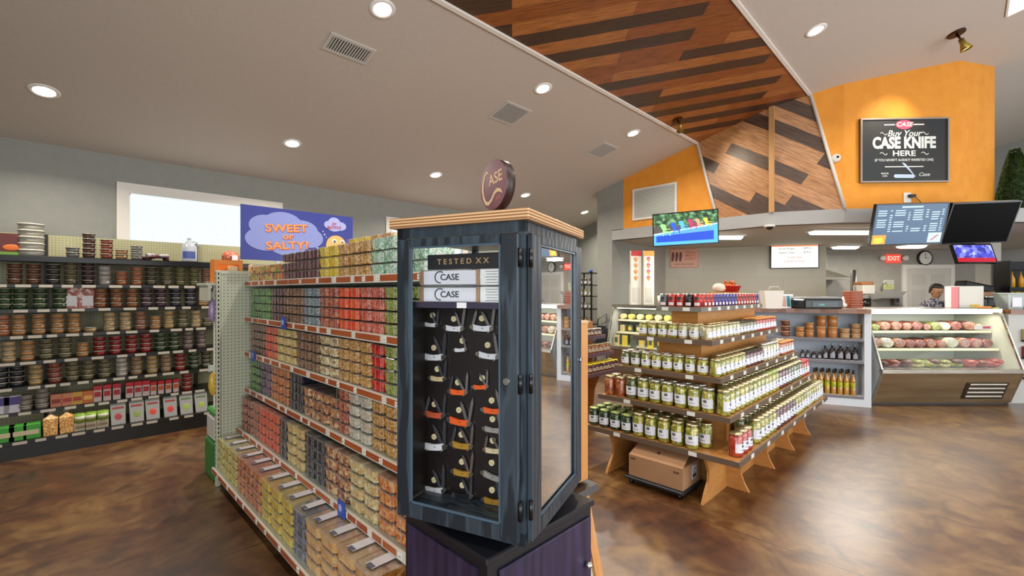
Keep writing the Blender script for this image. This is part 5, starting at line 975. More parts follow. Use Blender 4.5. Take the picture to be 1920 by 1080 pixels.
setrow(1, 3.385, 5.7, 1.23, .1, l2, 'long', 'front row', 0); setrow(1, 3.66, 5.7, 1.332, .1, lambda x: ('pickle', *Q, 'gold') if x < 4.6 else ('dkpickle', *Q, 'gold'), 'long', 'second row', 0)
def e2(y): return ('pickle', *Q, 'silver') if y < 1.92 else ('carrot', .046, .165, 'gold', False) if y > 2.0 else ('dkpickle', *Q, 'gold')
setrow(1, 1.335, 2.18, 3.385, .102, e2, 'end', 'left end front row', -PI/2); setrow(1, 1.44, 2.18, 3.49, .102, e2, 'end', 'left end second row', -PI/2)
def l3(x): return ('pickle', *Pn, 'gold') if x < 4.05 else ('beet', *Pn, 'dark') if x < 4.5 else ('cauli', .047, .16, 'silver') if x < 5.0 else None if x < 5.08 else ('carrot', *Pn, 'orange')
setrow(2, 3.485, 5.5, 1.325, .09, l3, 'long', 'front row', 0); setrow(2, 3.76, 5.5, 1.416, .09, lambda x: ('pickle', *Pn, 'gold') if x < 4.5 else ('cauli', *Pn, 'gold'), 'long', 'second row', 0); setrow(2, 3.80, 5.4, 1.478+.025, .09, lambda x: None, 'long', 'third row', 0)
def e3(y): return ('pickle', *Pn, 'silver') if y < 1.9 else ('dkpickle', *Pn, 'silver')
setrow(2, 1.42, 2.08, 3.485, .093, e3, 'end', 'left end front row', -PI/2); setrow(2, 1.56, 2.08, 3.578, .093, e3, 'end', 'left end second row', -PI/2)
def l4(x): return ('cauli', .039, .118, 'gold') if x < 4.3 else ('relish', .039, .118, 'dark') if x < 4.72 else ('salsa', .039, .125, 'orange')
setrow(3, 3.6, 5.3, 1.435, .087, l4, 'long', 'front row', 0); setrow(3, 3.86, 5.3, 1.525, .087, l4, 'long', 'second row', 0)
setrow(3, 1.53, 1.98, 3.595, .09, lambda y: ('cauli', .039, .122, 'gold') if y < 1.7 else ('pickle', .039, .122, 'gold'), 'end', 'left end front row', -PI/2); setrow(3, 1.53, 1.95, 3.685, .09, lambda y: ('cauli', .039, .122, 'gold'), 'end', 'left end second row', -PI/2)
# small printed cans on the top tier
CN = {}
def can(col):
    if col not in CN:
        t = thing('drink_can', 'can', 'can'); c = {'red': '#b23a34', 'blue': '#4a3f86', 'grey': '#5c6068', 'black': '#2c2422', 'wine': '#a83c38'}[col]
        MB().cyl(0, 0, .004, .108, .036, seg=18).build('can_body', mat('can_'+col, c, .3, .2), t); MB().lathe([(.033, 0), (.036, .004)], 18).lathe([(.036, .108), (.033, .114), (.0, .113)], 18).build('rims', lidm['silver'], t)
        q = MB(); q.lathe([(.0365, .06), (.0365, .088)], 6, a0=-PI/2-.45, a1=-PI/2+.45, sm=False); q.build('dark_emblem', mat('can_emblem', '#33383c', .4), t); q = MB(); q.lathe([(.0365, .015), (.0365, .04)], 6, a0=-PI/2-.6, a1=-PI/2+.7, sm=False); q.build('white_band', mat('can_band', '#d8d0d0', .4), t); CN[col] = t
    return CN[col]
for i in range(5): c = ('grey', 'red', 'red', 'black', 'red')[4-i]; place(can(c), (3.735, 1.56+i*.074, 1.3705), -PI/2, label=f'{c} printed can, {od(i+1)} from the corner on the left end of the top island tier', group='printed cans on the top tier')
for i in range(17): c = 'red' if i < 3 else 'blue' if i < 10 else 'wine'; place(can(c), (3.83+i*.079, 1.565, 1.3705), 0, label=f'{c if c != "wine" else "wine-red"} printed can, {od(i+1)} from the corner along the top island tier', group='printed cans on the top tier')
for i in range(6): place(can('red' if i % 2 else 'blue'), (5.17, 1.565+.0, 1.3705), 0, label='red printed can at the far right end of the top island tier') if i == 0 else None
# box under the island on a dolly
card = noisy('cardboard', '#a57d5a', '#9c7452', 5, .8, rnd=False); bxo = thing('cardboard_box', 'brown cardboard box with folded flaps under the stepped island', 'box', (3.17, 1.66, .065)); y0, y1 = -.225, .21
MB().box(0, y0, 0, .30, y1, .16).build('carton', card, bxo); MB().add([(0, y0, .16), (0, y1, .16), (.16, y1-.01, .235), (.16, y0+.01, .235)], [(0, 1, 2, 3)]).add([(.30, y0, .16), (.30, y1, .16), (.162, y1-.01, .236), (.162, y0+.01, .236)], [(0, 1, 2, 3)]).build('flap', card, bxo)
MB(frame((-.001, y0+.05, .12), (0, -1, 0))).box(-.02, -.006, 0, -.004, .008, .001).box(.002, -.006, 0, .02, .008, .001).box(-.37+.0, .01, 0, -.33, .02, .001).build('print', mat('box_print', '#4c3626', .7), bxo); MB(frame((.08, 0, .199), (0, -1, 0), (.16, 0, .075))).cyl(0, 0, 0, .001, .014, seg=8).build('recycling_mark', MATS['box_print'], bxo)
MB(frame((.17, y0-.001, .09), (1, 0, 0))).box(-.02, -.05, 0, .06, .05, .001).build('shipping_label', mat('ship_label', '#c8ccd4', .5), bxo); MB(frame((.17, y0-.0025, .09), (1, 0, 0))).box(-.01, -.04, 0, .05, -.01, .0006).box(-.01, .0, 0, .04, .006, .0006).box(-.01, .02, 0, .05, .026, .0006).build('label_print', MATS['box_print'], bxo)
dl = thing('dolly', 'low black wheeled dolly carrying the cardboard box', 'dolly', (3.15, 1.66, 0)); bkp = mat('dolly_black', '#20242a', .4); MB().box(-.01, -.24, .042, .34, .23, .063, c=.004).build('deck', bkp, dl)
for x in (.03, .29):
    for y in (-.2, .19): MB(Matrix.Translation((x, y, .021)) @ Matrix.Rotation(PI/2, 4, 'X')).cyl(0, 0, -.012, .012, .02, seg=14).build('wheel', blackp, dl)
# bow, bundle and basket on the top tier
t = thing('maple_riser', 'low maple riser box behind the printed cans on the top tier', 'riser', (4.85, 1.76, 1.3705)); MB().box(-.22, -.08, 0, .3, .1, .125, c=.003).build('box', maple, t)
P = att(1380, 541, 4.62); t = thing('pie_basket', 'red oval basket with orange bow above the printed cans', 'basket', (5.02, 1.77, 1.4965)); rd = mat('basket_red', '#b0201c', .4)
MB().lathe([(0, .0), (.09, .0), (.115, .06), (.125, .065), (.105, .068), (.08, .03), (0, .03)], 24).build('basket', rd, t); q = MB()
for a in range(5): q.tube([(0, 0, .08), (.05*math.cos(a*1.25), .05*math.sin(a*1.25), .12), (.07*math.cos(a*1.25+.3), .07*math.sin(a*1.25+.3), .09), (0, 0, .08)], .008, 6)
q.blob((0, 0, .065), (.08, .08, .025)); q.build('bow', mat('bow_orange', '#c8641c', .4), t)
t = thing('cloth_bundle', 'pale pink and cream bundle left of the red basket', 'bundle', (4.74, 1.77, 1.4965)); MB().blob((0, 0, .045), (.08, .06, .045), 0, 14, 8, .04).blob((.06, .0, .035), (.05, .045, .035), 1, 12, 7, .05).build('bundle', [mat('bundle_cream', '#d8cbb8', .6), mat('bundle_pink', '#c88a74', .6)], t)

# ------------------------------------------------------------------ second island with honey and jam, seen in the gap
jm2 = thing('jam_stand', 'maple stepped stand with small jam jars in the gap right of the pine display', 'display stand', (4.7, 2.9, 0))
for i, (x1, y0, z) in enumerate(((4.72, 2.88, .60), (4.66, 2.96, .80), (4.6, 3.04, .985))):
    b = MB().box(3.75, y0, z-.018, x1, 3.5, z).build('tier_board', maple, jm2, w=True); MB().box(3.75, y0-.01, z-.035, x1+.01, y0, z+.004).box(x1, y0, z-.035, x1+.01, 3.5, z+.004).build('edge_rail', mat('edge_purple', '#6c5c70', .4), b, w=True)
MB().box(3.8, 3.14, .60, 4.5, 3.5, 1.15).box(3.8, 3.1, 0, 4.45, 3.5, .58).build('core_box', maple, jm2, w=True); MB().prism([(3.1, 0), (3.02, 0), (3.0, .2), (2.98, .4), (2.9, .58), (3.1, .58)], 'x', 4.3, 4.32).build('scalloped_foot', maple, jm2, w=True)
KJ['jam'] = 'jam_jar'; KJ['honey'] = 'honey_jar'
random.seed(8)
for li, (y0, z, cont, lid, r, h, n_, k_) in enumerate(((2.93, .60, 'jam', 'yellow', .034, .1, 9, 2), (3.0, .80, 'honey', 'gold', .034, .1, 8, 1), (3.08, .985, 'jam', 'white', .03, .085, 8, 1))):
    for k in range(k_):
        for i in range(n_):
            x = (4.66, 4.60, 4.54)[li]-i*.075; p = jar(cont, r, h, lid, True, KJ[cont], jl2); place(p, (x, y0+k*.075, z+.0005), random.uniform(-.2, .2), label=f'{["yellow-lidded dark jam", "gold-lidded honey", "white-lidded jam"][li]} jar, {od(i+1)} from right, {"front" if k == 0 else "second"} row of the jam stand', group=f'small jars on the {["lowest", "middle", "upper"][li]} jam stand shelf')
# wire rack near the far wall
rk = thing('wire_rack', 'black wire rack of bottles against the far grey wall', 'rack', (7.3, 5.15, 0))
for x in (7.3, 7.75):
    for y in (5.12, 5.62): MB().box(x, y, 0, x+.025, y+.025, 1.9).build('upright', blackp, rk, w=True)
for z in (.5, .85, 1.15, 1.4, 1.62, 1.86): MB().box(7.3, 5.12, z, 7.775, 5.645, z+.015).build('shelf', blackp, rk, w=True)
random.seed(9)
for i, (z, c) in enumerate(((.866, 'honey'), (1.166, 'relish'), (1.416, 'pickle'), (1.636, 'jam'))):
    for k in range(4): place(jar(c, .034, .13 if c != 'pickle' else .14, 'black' if c == 'honey' else 'silver', True, KJ.get(c)), (7.37, 5.19+k*.115, z), -PI/2, label=f'small jar, {od(k+1)} from right on the {["lowest", "second", "third", "highest"][i]} filled shelf of the wire rack', group='small jars on the wire rack')
t = thing('blue_tape_roll', 'small bright blue object on top of the wire rack', 'tape roll', (7.36, 5.18, 1.877)); MB().lathe([(.02, 0), (.035, 0), (.035, .05), (.02, .05), (.02, 0)], 18).build('roll', mat('tape_blue', '#2c58c8', .4), t)
ls = thing('folded_ladder', 'small black folding step leaning by the grey pier', 'ladder', (7.12, 4.76, 0)); al = mat('ladder_grey', '#5c5e60', .4, .5)
MB().tube([(0, .17, .0), (.12, .17, .98), (.12, -.02, 1.08), (.12, -.02, 1.0)], .012).tube([(0, -.1, 0), (.12, -.02, 1.0)], .012).build('frame', al, ls); MB().hull([(.0, .16, .5), (.0, -.09, .5), (.1, .15, .86), (.1, -.04, .86), (.02, .16, .5), (.02, -.09, .5), (.12, .15, .86), (.12, -.04, .86)]).build('panel', blackp, ls)

# ------------------------------------------------------------------ cheese case on the left
stl = noisy('brushed_steel', '#c2bcae', '#a8a294', 3, .22, .9, stretch=(1, 1, 12), rnd=False); inner = mat('case_white', '#d8dcc8', .4); reflect_st = noisy('steel_reflect_tint', '#a8906e', '#8d7658', 2, .3, .7, stretch=(.5, 1, 6), rnd=False); cgl = clear('case_glass', base=.01, edge=.3, rough=.01)  # steel of the lower panels has a bronze reflection put into its colour
def case(t, L, prof_bot=(0, .03), mid=(-.17, .47), top=(.12, 1.22), D=.8, H=1.27, lights=True):
    # local x = along the front, y = away from the customer, z up
    MB().prism([(prof_bot[0], prof_bot[1]), (mid[0], mid[1]), (mid[0]+.03, mid[1]+.0), (D, mid[1]), (D, .03)], 'x', .02, L-.02).build('lower_panel', reflect_st, t)
    MB().box(.03, .05, 0, L-.03, D-.03, .03).build('plinth', blackp, t)
    q = MB(); q.prism([(mid[0]-.01, mid[1]-.02), (mid[0]-.01, mid[1]+.03), (mid[0]+.05, mid[1]+.03), (mid[0]+.05, mid[1]-.02)], 'x', 0, L); q.build('front_rail', stl, t)
    MB().prism([(top[0]-.02, top[1]), (top[0]-.02, H), (D, H), (D, top[1]+.02), (top[0]+.3, top[1]+.02), (top[0]+.28, top[1])], 'x', 0, L).build('top_canopy', stl, t)
    MB().add([(.02, mid[0]+.012, mid[1]+.03), (L-.02, mid[0]+.012, mid[1]+.03), (L-.02, top[0], top[1]), (.02, top[0], top[1])], [(0, 1, 2, 3)]).build('front_glass', cgl, t)
    MB().box(.03, D-.06, mid[1], L-.03, D-.02, top[1]).box(.02, mid[0]+.06, mid[1]+.001, L-.02, D-.06, mid[1]+.015).build('interior', inner, t)
    for x in (0, L-.02):
        q = MB(); q.prism([(prof_bot[0], .03), (mid[0]-.005, mid[1]), (mid[0]+.02, mid[1]), (prof_bot[0]+.03, .03)], 'x', x, x+.02); q.prism([(mid[0]-.005, mid[1]), (top[0]-.015, top[1]+.02), (top[0]+.015, top[1]+.02), (mid[0]+.025, mid[1])], 'x', x, x+.02); q.build('end_frame', stl, t)
        MB().prism([(mid[0]+.02, mid[1]), (top[0]+.01, top[1]), (D, top[1]), (D, .03), (prof_bot[0]+.03, .03)], 'x', x+.004, x+.016).build('end_panel', mat('end_panel_grey', '#a9aaa8', .4) if x == 0 else inner, t)
    lm = emis('case_tube', '#fffbe6', 3)
    for (yy, zz) in ((top[0]+.05, top[1]-.02),): MB().box(.06, yy, zz, L-.06, yy+.02, zz+.012).build('lamp_tube', lm, t)
    l = bpy.data.lights.new('lamp_light', 'AREA'); l.shape = 'RECTANGLE'; l.size = L-.2; l.size_y = .04; l.energy = CASEW; l.color = (1, .97, .85); o = bpy.data.objects.new('lamp_light', l); C.objects.link(o); o.parent = t; o.matrix_local = Matrix.Translation((L/2, top[0]+.07, top[1]-.03))
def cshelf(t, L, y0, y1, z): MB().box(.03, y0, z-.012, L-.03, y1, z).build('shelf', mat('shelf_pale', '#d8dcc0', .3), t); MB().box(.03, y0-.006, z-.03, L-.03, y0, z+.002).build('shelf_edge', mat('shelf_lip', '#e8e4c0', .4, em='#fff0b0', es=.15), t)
cc = thing('refrigerated_case', 'slanted glass refrigerated cheese case behind the jar island', 'display case', M=frame((7.1, 4.52, 0), (0, -1, 0)) @ Matrix.Rotation(-PI/2, 4, 'X') @ Matrix.Identity(4)); CL = 1.95
# frame() has y up; turn so that local z is up and local y points away from the customer
cc.matrix_world = Matrix.Translation((7.1, 4.52, 0)) @ Matrix.Rotation(-PI/2, 4, 'Z'); MW[cc.name] = cc.matrix_world.copy()
case(cc, CL, (0, .03), (-.2, .52), (.0, 1.22), .62); cshelf(cc, CL, .08, .5, .78); cshelf(cc, CL, .14, .5, 1.0)
CM = MW[cc.name]; random.seed(14)
def good(name, M, label, cat, group): return thing(name, label, cat, M=M, group=group)
chz = [mat('cheese_a', '#d8c890', .4), mat('cheese_b', '#c2b060', .4), mat('cheese_c', '#5c6458', .5), mat('cheese_d', '#e0c850', .4)]
for i in range(11):
    t = good('cheese_log', CM @ Matrix.Translation((.1+i*.17, .12, 1.0+.052)), f'pale cheese log, {od(i+1)} from left on the upper shelf of the cheese case', 'cheese', 'cheese logs in the case'); MB(Matrix.Rotation(PI/2, 4, 'X')).cyl(0, 0, -.31, -.04, .049, seg=16).build('log', chz[i % 2], t); MB(Matrix.Rotation(PI/2, 4, 'X')).cyl(0, 0, -.2, -.14, .051, seg=16).build('wrap', chz[2], t)
for i in range(11):
    t = good('cheese_block', CM @ Matrix.Translation((.1+i*.163, .15, .7815)), f'small cheese block, {od(i+1)} from left on the lower shelf of the cheese case', 'cheese', 'cheese blocks in the case'); MB().box(-.05, 0, 0, .05, .12, .12, c=.012).build('block', chz[2 if i % 3 else 0], t); MB().cyl(0, .0, .0, .01, .01) ; MB(Matrix.Translation((0, -.001, .06)) @ Matrix.Rotation(PI/2, 4, 'X')).cyl(0, 0, 0, .001, .035, seg=14).build('label', chz[3] if i % 2 else chz[0], t)
for i in range(11):
    t = good('cheese_pack', CM @ Matrix.Translation((.1+i*.165, -.04, .537)), f'standing cheese packet, {od(i+1)} from left on the floor of the cheese case', 'cheese', 'cheese packets in the case'); MB().box(-.05, 0, 0, .05, .03, .19, c=.004).build('packet', chz[(0, 3, 2)[i % 3]], t); MB().box(-.03, -.001, .06, .03, 0, .15).build('label', chz[3 if i % 2 else 2], t)
# cone posters and paper cups on the case
def on_case(px, t_): return att(px, 577, t_)
for px, c1, lb in ((1193, '#c02c2c', 'tall white menu board with red top on the cheese case'), (1217, '#e0a040', 'tall white menu board with orange top and purple lettering on the cheese case')):
    P = att(px, 560, 8.0); t = thing('menu_board', lb, 'menu board', M=frame((P.x, P.y, 1.272), F2 if False else (R+F*.25))); w_ = .1
    MB().box(-w_, 0, -.06, w_, .36, .0).box(-w_*1.0, .36, -.04, w_, .95, 0).build('stand', mat('board_white', '#e0dacb', .5), t); MB().box(-w_, .86, .0, w_, .95, .004).build('top_band', mat('mb'+c1, c1, .5), t); q = MB(); q2 = MB()
    for k in range(4):
        z = .42+k*.11; q.hull([(-.05, z+.06, .001), (.03, z+.06, .001), (-.01, z, .001), (-.05, z+.06, .006), (.03, z+.06, .006), (-.01, z, .006)]); q2.blob((-.01, z+.07, .003), (.035, .025, .004))
    q.build('cone_pictures', mat('cone_tan', '#c88a3c', .5), t); q2.build('scoop_pictures', mat('scoop_'+c1, '#b85a8a' if c1 == '#e0a040' else '#d89a70', .5), t)
    MB().box(-.07, .05, .0, .06, .3, .004).build('lower_card', mat('card_grey', '#c9c6ba', .5), t)
for i, (px, h) in enumerate(((1239, .16), (1253, .1))):
    P = att(px, 560, 7.9); t = thing('paper_cups', f'{"tall" if i == 0 else "short"} stack of white paper cups beside the menu boards', 'cups', (P.x, P.y, 1.2705)); MB().cyl(0, 0, 0, h, .05, .06).build('cups', mat('cup_white', '#e4dcd0', .5), t)

# ------------------------------------------------------------------ open shelf unit and wooden counter
UR = LD(.793*5.86, 5.86); UD = Vector((.383, -.924, 0)); U0 = UR-UD*1.62; uang = math.atan2(-.924, .383); un = thing('open_shelf_unit', 'white open-front counter unit with shelves of peanut butter, syrup and bottles', 'shelf unit', (U0.x, U0.y, 0), uang); UL = 1.62; UM = MW[un.name]
wp = mat('unit_white', '#c9ced4', .5); wb = mat('unit_back', '#a9b4c0', .5); dp = .27
[MB().box(a_, 0, 0, b_, dp, 1.215).build('side_panel', wp, un) for a_, b_ in ((0, .02), (UL-.075, UL))]; MB().box(.02, dp-.015, 0, UL-.075, dp, 1.215).build('back_panel', wb, un); MB().box(.02, .0, 0, UL-.075, dp-.015, .11).build('kick_panel', wp, un)
# local +y must point into the counter: mirror of the outward side is handled by the rotation below
for z in (.13, .59, .88): s_ = MB().box(.02, .0, z-.02, UL-.075, dp-.015, z).build('shelf', wp, un); MB().box(.025, -.004, z-.03, UL-.08, .0, z+.003).build('label_rail', mat('rail_grey', '#6d6a70', .4), s_)
ct = thing('wooden_counter', 'thick live-edge wooden counter top over the white shelf unit', 'counter', (U0.x, U0.y, 0), uang); random.seed(6)
lw_ = noisy('live_edge_wood', '#8a5a38', '#6d4228', 4, .35, stretch=(2, 8, 8), rnd=False, coat=.3); top_pts = [(-.05+i*.1, -.05+random.uniform(-.008, .008)) for i in range(17)]+[(1.62, .0), (1.52, .25), (1.45, .4), (-.05, .4)]
MB().prism(top_pts, 'z', 1.2155, 1.275).build('slab', lw_, ct)
def unitP(px, py, off=.0): # point in unit-local coords on the plane y=off
    Mi = UM.inverted(); o = Mi @ CAM; d = Mi.to_3x3() @ ray(px, py); s = (off-o.y)/d.y; return o+d*s
pbm = mat('peanut_butter', '#b5763c', .35, coat=.5); pbd = mat('fudge', '#6a3420', .35, coat=.5); pbl = mat('pb_lid', '#c9a878', .35)
def utub(px, z, r, h, n_, m, lb, i0):
    P = unitP(px, 600, .12)
    for k in range(n_):
        t = thing('spread_tub', f'{lb}, {"bottom" if k == 0 else "top"+(" of stack" if n_ > 1 else "")} one' if n_ > 1 else lb, 'tub', M=UM @ Matrix.Translation((P.x, .10, z+k*h+.0005)), group='tubs of spread on the white shelf unit'); MB().cyl(0, 0, 0, h-.014, r*.92, r, 18).build('tub_body', m, t); MB().cyl(0, 0, h-.014, h-.001, r*1.04, seg=18).build('lid', pbl, t)
for i, (px, r, h, n_, m, lb) in enumerate(((1472, .055, .075, 3, pbd, 'dark fudge tub at the left of the white shelf unit'), (1499, .055, .07, 2, pbm, 'small peanut spread tub right of the fudge tubs'), (1517, .052, .1, 2, pbm, 'peanut spread tub third stack from left'), (1539, .056, .15, 2, pbm, 'tall peanut spread tub fourth stack from left'), (1560, .056, .15, 2, pbm, 'tall peanut spread tub fifth stack from left'), (1583, .056, .065, 2, mat('pb_tan', '#a8835c', .35), 'tan spread tub sixth stack from left'), (1604, .055, .065, 3, MATS['pb_tan'], 'tan spread tub at the right end of the shelf'))): utub(px, .88, r, h, n_, m, lb, i)
syr = mat('syrup_dark', '#22100e', .1, coat=1); lbw = mat('bottle_label', '#8f8e98', .5); capd = mat('cap_dark', '#1a1616', .4); capw = mat('cap_silver', '#b0aca8', .4, .5)
def jug(px, z, r, h, i, lb, cap, grp):
    P = unitP(px, 650, .1); t = thing('syrup_bottle', lb, 'bottle', M=UM @ Matrix.Translation((P.x, .10, z+.0005)), group=grp)
    MB().lathe([(0, 0), (r*.9, 0), (r, .01), (r, h*.45), (r*.75, h*.62), (r*.3, h*.74), (r*.26, h*.9), (0, h*.9)], 18).build('bottle', syr, t); MB().cyl(0, 0, h*.88, h, r*.32, seg=12).build('cap', cap, t); MB().tube([(r*.25, 0, h*.84), (r*.75, 0, h*.8), (r*.8, 0, h*.6)], .006, 6).build('handle', syr, t)
    MB().lathe([(r*1.01, h*.12), (r*1.01, h*.4)], 8, a0=-PI/2-.7, a1=-PI/2+.7).build('label', lbw, t)
for i, (px, r, h, c) in enumerate(((1504, .028, .13, capw), (1514, .028, .13, capw), (1525, .03, .11, capw), (1536, .03, .11, capw), (1547, .034, .18, capd), (1560, .042, .21, capw), (1575, .042, .21, capw), (1589, .04, .2, capw), (1603, .04, .2, capw))):
    jug(px, .59, r, h, i, f'dark syrup bottle, {od(i+1)} from left on the middle shelf of the white unit', c, 'syrup bottles on the white shelf unit')
wn = food('f_dressing', ['#8a8420', '#9c9228', '#6d7a1c'], 20, .15, .8, .1); wn2 = mat('dressing_amber', '#a8782c', .15, coat=.8)
for i, px in enumerate((1527, 1539, 1551, 1563, 1575, 1587, 1600)):
    for k in range(2 if px < 1599 else 1):
        P = unitP(px+4*k, 700, .06+.1*k); t = thing('dressing_bottle', f'tall green and amber bottle with black cap, {od(i+1)} from left, {"front" if k == 0 else "rear"} row, lowest shelf', 'bottle', M=UM @ Matrix.Translation((P.x, .06+.1*k, .1305)), group='tall bottles on the lowest shelf of the white unit')
        MB().lathe([(0, 0), (.028, 0), (.03, .006), (.03, .1), (.0295, .101), (.0295, .169), (.03, .17), (.03, .2), (.012, .25), (.011, .29), (0, .29)], 14).build('bottle', wn2, t); MB().lathe([(.0302, .1), (.0302, .17)], 14).build('green_contents', wn, t); MB().cyl(0, 0, .285, .33, .014, seg=12).build('cap', capd, t)
# on the counter
def onctr(px, dep=None, z=1.275): return onz(px, 547+(1.5-z)*0+((1.5-z)*850/(dep or 6.1)), z)
def ctr(px, d): P = LD((px-960)/850*d, d); return (P.x, P.y, 1.2755)
t = thing('receipt_printer', 'black printer with grey top on the wooden counter', 'printer', M=Matrix.Translation(ctr(1531, 6.05)) @ Matrix.Rotation(-PI/4, 4, 'Z'))
MB().box(-.24, -.12, .0, .28, .2, .13, c=.02).build('body', mat('printer_black', '#1a1c20', .3), t); MB().box(-.2, -.1, .13, .27, .18, .155, c=.008).build('top', mat('printer_grey', '#8a8a8c', .4), t); MB().box(-.14, -.125, .03, .2, -.12, .09).build('control_panel', mat('printer_panel', '#2c3438', .2), t); MB().box(-.05, -.127, .045, .02, -.125, .065).build('display', emis('printer_teal', '#4aa89a', .8), t)
t = thing('cup_stack', 'reddish brown stack of square trays on the counter beside the printer', 'trays', M=Matrix.Translation(ctr(1599, 6.3)) @ Matrix.Rotation(-PI/4, 4, 'Z'))
q = MB()
for k in range(7): q.box(-.085, -.08, k*.034, .085, .08, k*.034+.03, c=.006)
q.build('trays', mat('tray_brown', '#9c4c2c', .5), t)
t = thing('white_bag', 'white plastic shopping bag holder at the left end of the counter', 'bag', M=Matrix.Translation(ctr(1446, 6.1)) @ Matrix.Rotation(-PI/4, 4, 'Z')); MB().hull([(-.1, -.06, 0), (.11, -.06, 0), (.11, .06, 0), (-.1, .06, 0), (-.13, -.07, .24), (.13, -.07, .24), (.13, .07, .24), (-.13, .07, .24)]).build('bag', mat('bag_plain', '#d8d2c8', .5), t); MB().tube([(-.08, -.07, .24), (-.05, -.07, .29), (.05, -.07, .29), (.08, -.07, .24)], .006, 6).build('handle', mat('bag_handle', '#c8c0b4', .5), t)
for i, (px, c, lb) in enumerate(((1468, '#c89a8c', 'pink leaflet holder beside the white bag'), (1476, '#3c8a98', 'small teal card holder on the counter'), (1481, '#b8b4b0', 'white framed counter card left of the printer'))):
    t = thing('card_holder', lb, 'card holder', M=Matrix.Translation(ctr(px, 6.15+.05*i)) @ Matrix.Rotation(-PI/4, 4, 'Z') @ Matrix.Rotation(-.12, 4, 'X')); MB().box(-.055, -.005, 0, .055, .01, .19, c=.002).build('holder', MATS['card_white'], t); MB().box(-.045, -.007, .02, .045, -.005, .17).build('card', mat('hc'+c, c, .5), t)
t = thing('tissue_wrap', 'crumpled white paper between the printer and the brown trays', 'paper', M=Matrix.Translation(ctr(1580, 6.25))); random.seed(12); MB().blob((0, 0, .04), (.06, .05, .04), jit=.3).blob((.03, .0, .1), (.02, .02, .06), jit=.3).build('paper', MATS['cup_white'], t)
t = thing('coffee_maker', 'white and black coffee maker with orange top behind the counter', 'coffee maker', M=Matrix.Translation(LD((1619-960)/850*8.2, 8.2, 0)) @ Matrix.Rotation(-PI/4, 4, 'Z')); MB().box(-.15, -.2, 0, .35, .35, 1.18).build('stand', mat('back_counter', '#8f8a80', .5), t)
MB().box(-.1, -.12, 1.18, .12, .12, 1.2).box(-.1, .04, 1.2, .12, .12, 1.62).box(-.1, -.12, 1.46, .12, .12, 1.62, c=.01).build('machine', mat('coffee_white', '#d8cfc0', .4), t); MB().cyl(.01, -.03, 1.205, 1.38, .085).build('carafe', mat('carafe_dark', '#1c1814', .1), t); MB().box(-.11, -.12, 1.625, .1, .1, 1.68, c=.01).build('filter_box', mat('filter_or', '#b0703c', .5), t)
back = thing('prep_table', 'stainless prep table with small jars behind the deli case', 'table', M=Matrix.Translation(LD(8.35, 9.6, 0)) @ Matrix.Rotation(-PI/4, 4, 'Z')); MB().box(-.5, -.3, .9, .6, .3, .94).build('top', stl, back)
for x in (-.48, .56):
    for y in (-.28, .26): MB().box(x, y, 0, x+.03, y+.03, .9).build('leg', stl, back)
for i in range(6): p = jar('relish', .034, .1, 'dark', False, 'relish_jar'); place(p, (MW[back.name] @ Vector((-.4+i*.16, -.2, .9405))), 0, label=f'small dark jar, {od(i+1)} from left on the stainless prep table', group='small jars on the prep table')

# ------------------------------------------------------------------ meat case
DL = LD(4.76, 6.0); dc = thing('deli_case', 'stainless deli case with slanted glass full of meats', 'display case', (DL.x, DL.y, 0), -PI/4); DW = 1.84; DM = MW[dc.name]
case(dc, DW); cshelf(dc, DW, .22, .72, .965); cshelf(dc, DW, .12, .72, .735)
q = MB(Matrix(((1, 0, 0, 0), (0, 1, 0, -.0), (0, 0, 1, 0), (0, 0, 0, 1)))); LM = frame((1.42, -.075, .205), (1, 0, 0), (0, -.17, .44))
MB(LM).box(-.27, -.12, .0, .27, .12, .004).build('vent_recess', mat('vent_recess', '#4a3c30', .4, .6), dc); q = MB(LM)
for i in range(4): q.box(-.24, -.1+i*.06, .004, .24, -.07+i*.06, .016, c=.004)
q.build('vent_louvres', stl, dc); MB(frame((1.58, .1, 1.02), (1, 0, 0))).box(-.12, -.03, 0, .12, .03, .004).build('price_sign', mat('sign_white', '#d8d4cc', .5), dc); MB(frame((1.62, .099, 1.02), (1, 0, 0))).box(-.05, -.015, .004, .05, .015, .006).build('red_mark', mat('sign_mark_red', '#b8343a', .5), dc)
meat = [food('m_ham', ['#84422f', '#985340', '#6e3226'], 60, .3, .5, .2), food('m_salami', ['#742e24', '#8e463a', '#a8705e'], 90, .3, .5, .2), food('m_pale', ['#a06c50', '#905c48', '#b48a6c'], 50, .3, .5, .2), food('m_white', ['#c8c0ac', '#b4b88c', '#d4cec2'], 40, .3, .5, .1), food('m_bacon', ['#a03c34', '#b86a5c', '#ac504a'], 40, .3, .5, .2), food('m_brown', ['#5c3426', '#74483a', '#4a281e'], 50, .4, .3, .3), food('m_green', ['#8a9048', '#a8a85c', '#6d7a38'], 40, .35, .4, .4), food('m_cream', ['#d8c890', '#c8b070', '#e4dcb4'], 40, .35, .4, .2)]
MN = ['ham', 'salami', 'turkey breast', 'white wrapped roll', 'streaky bacon', 'smoked sausage', 'green wrapped salad', 'cream cheese loaf']; KMt = ['ham_loaf', 'salami_log', 'turkey_roll', 'wrapped_roll', 'bacon_slab', 'smoked_sausage', 'salad_pack', 'cheese_loaf']
random.seed(17)
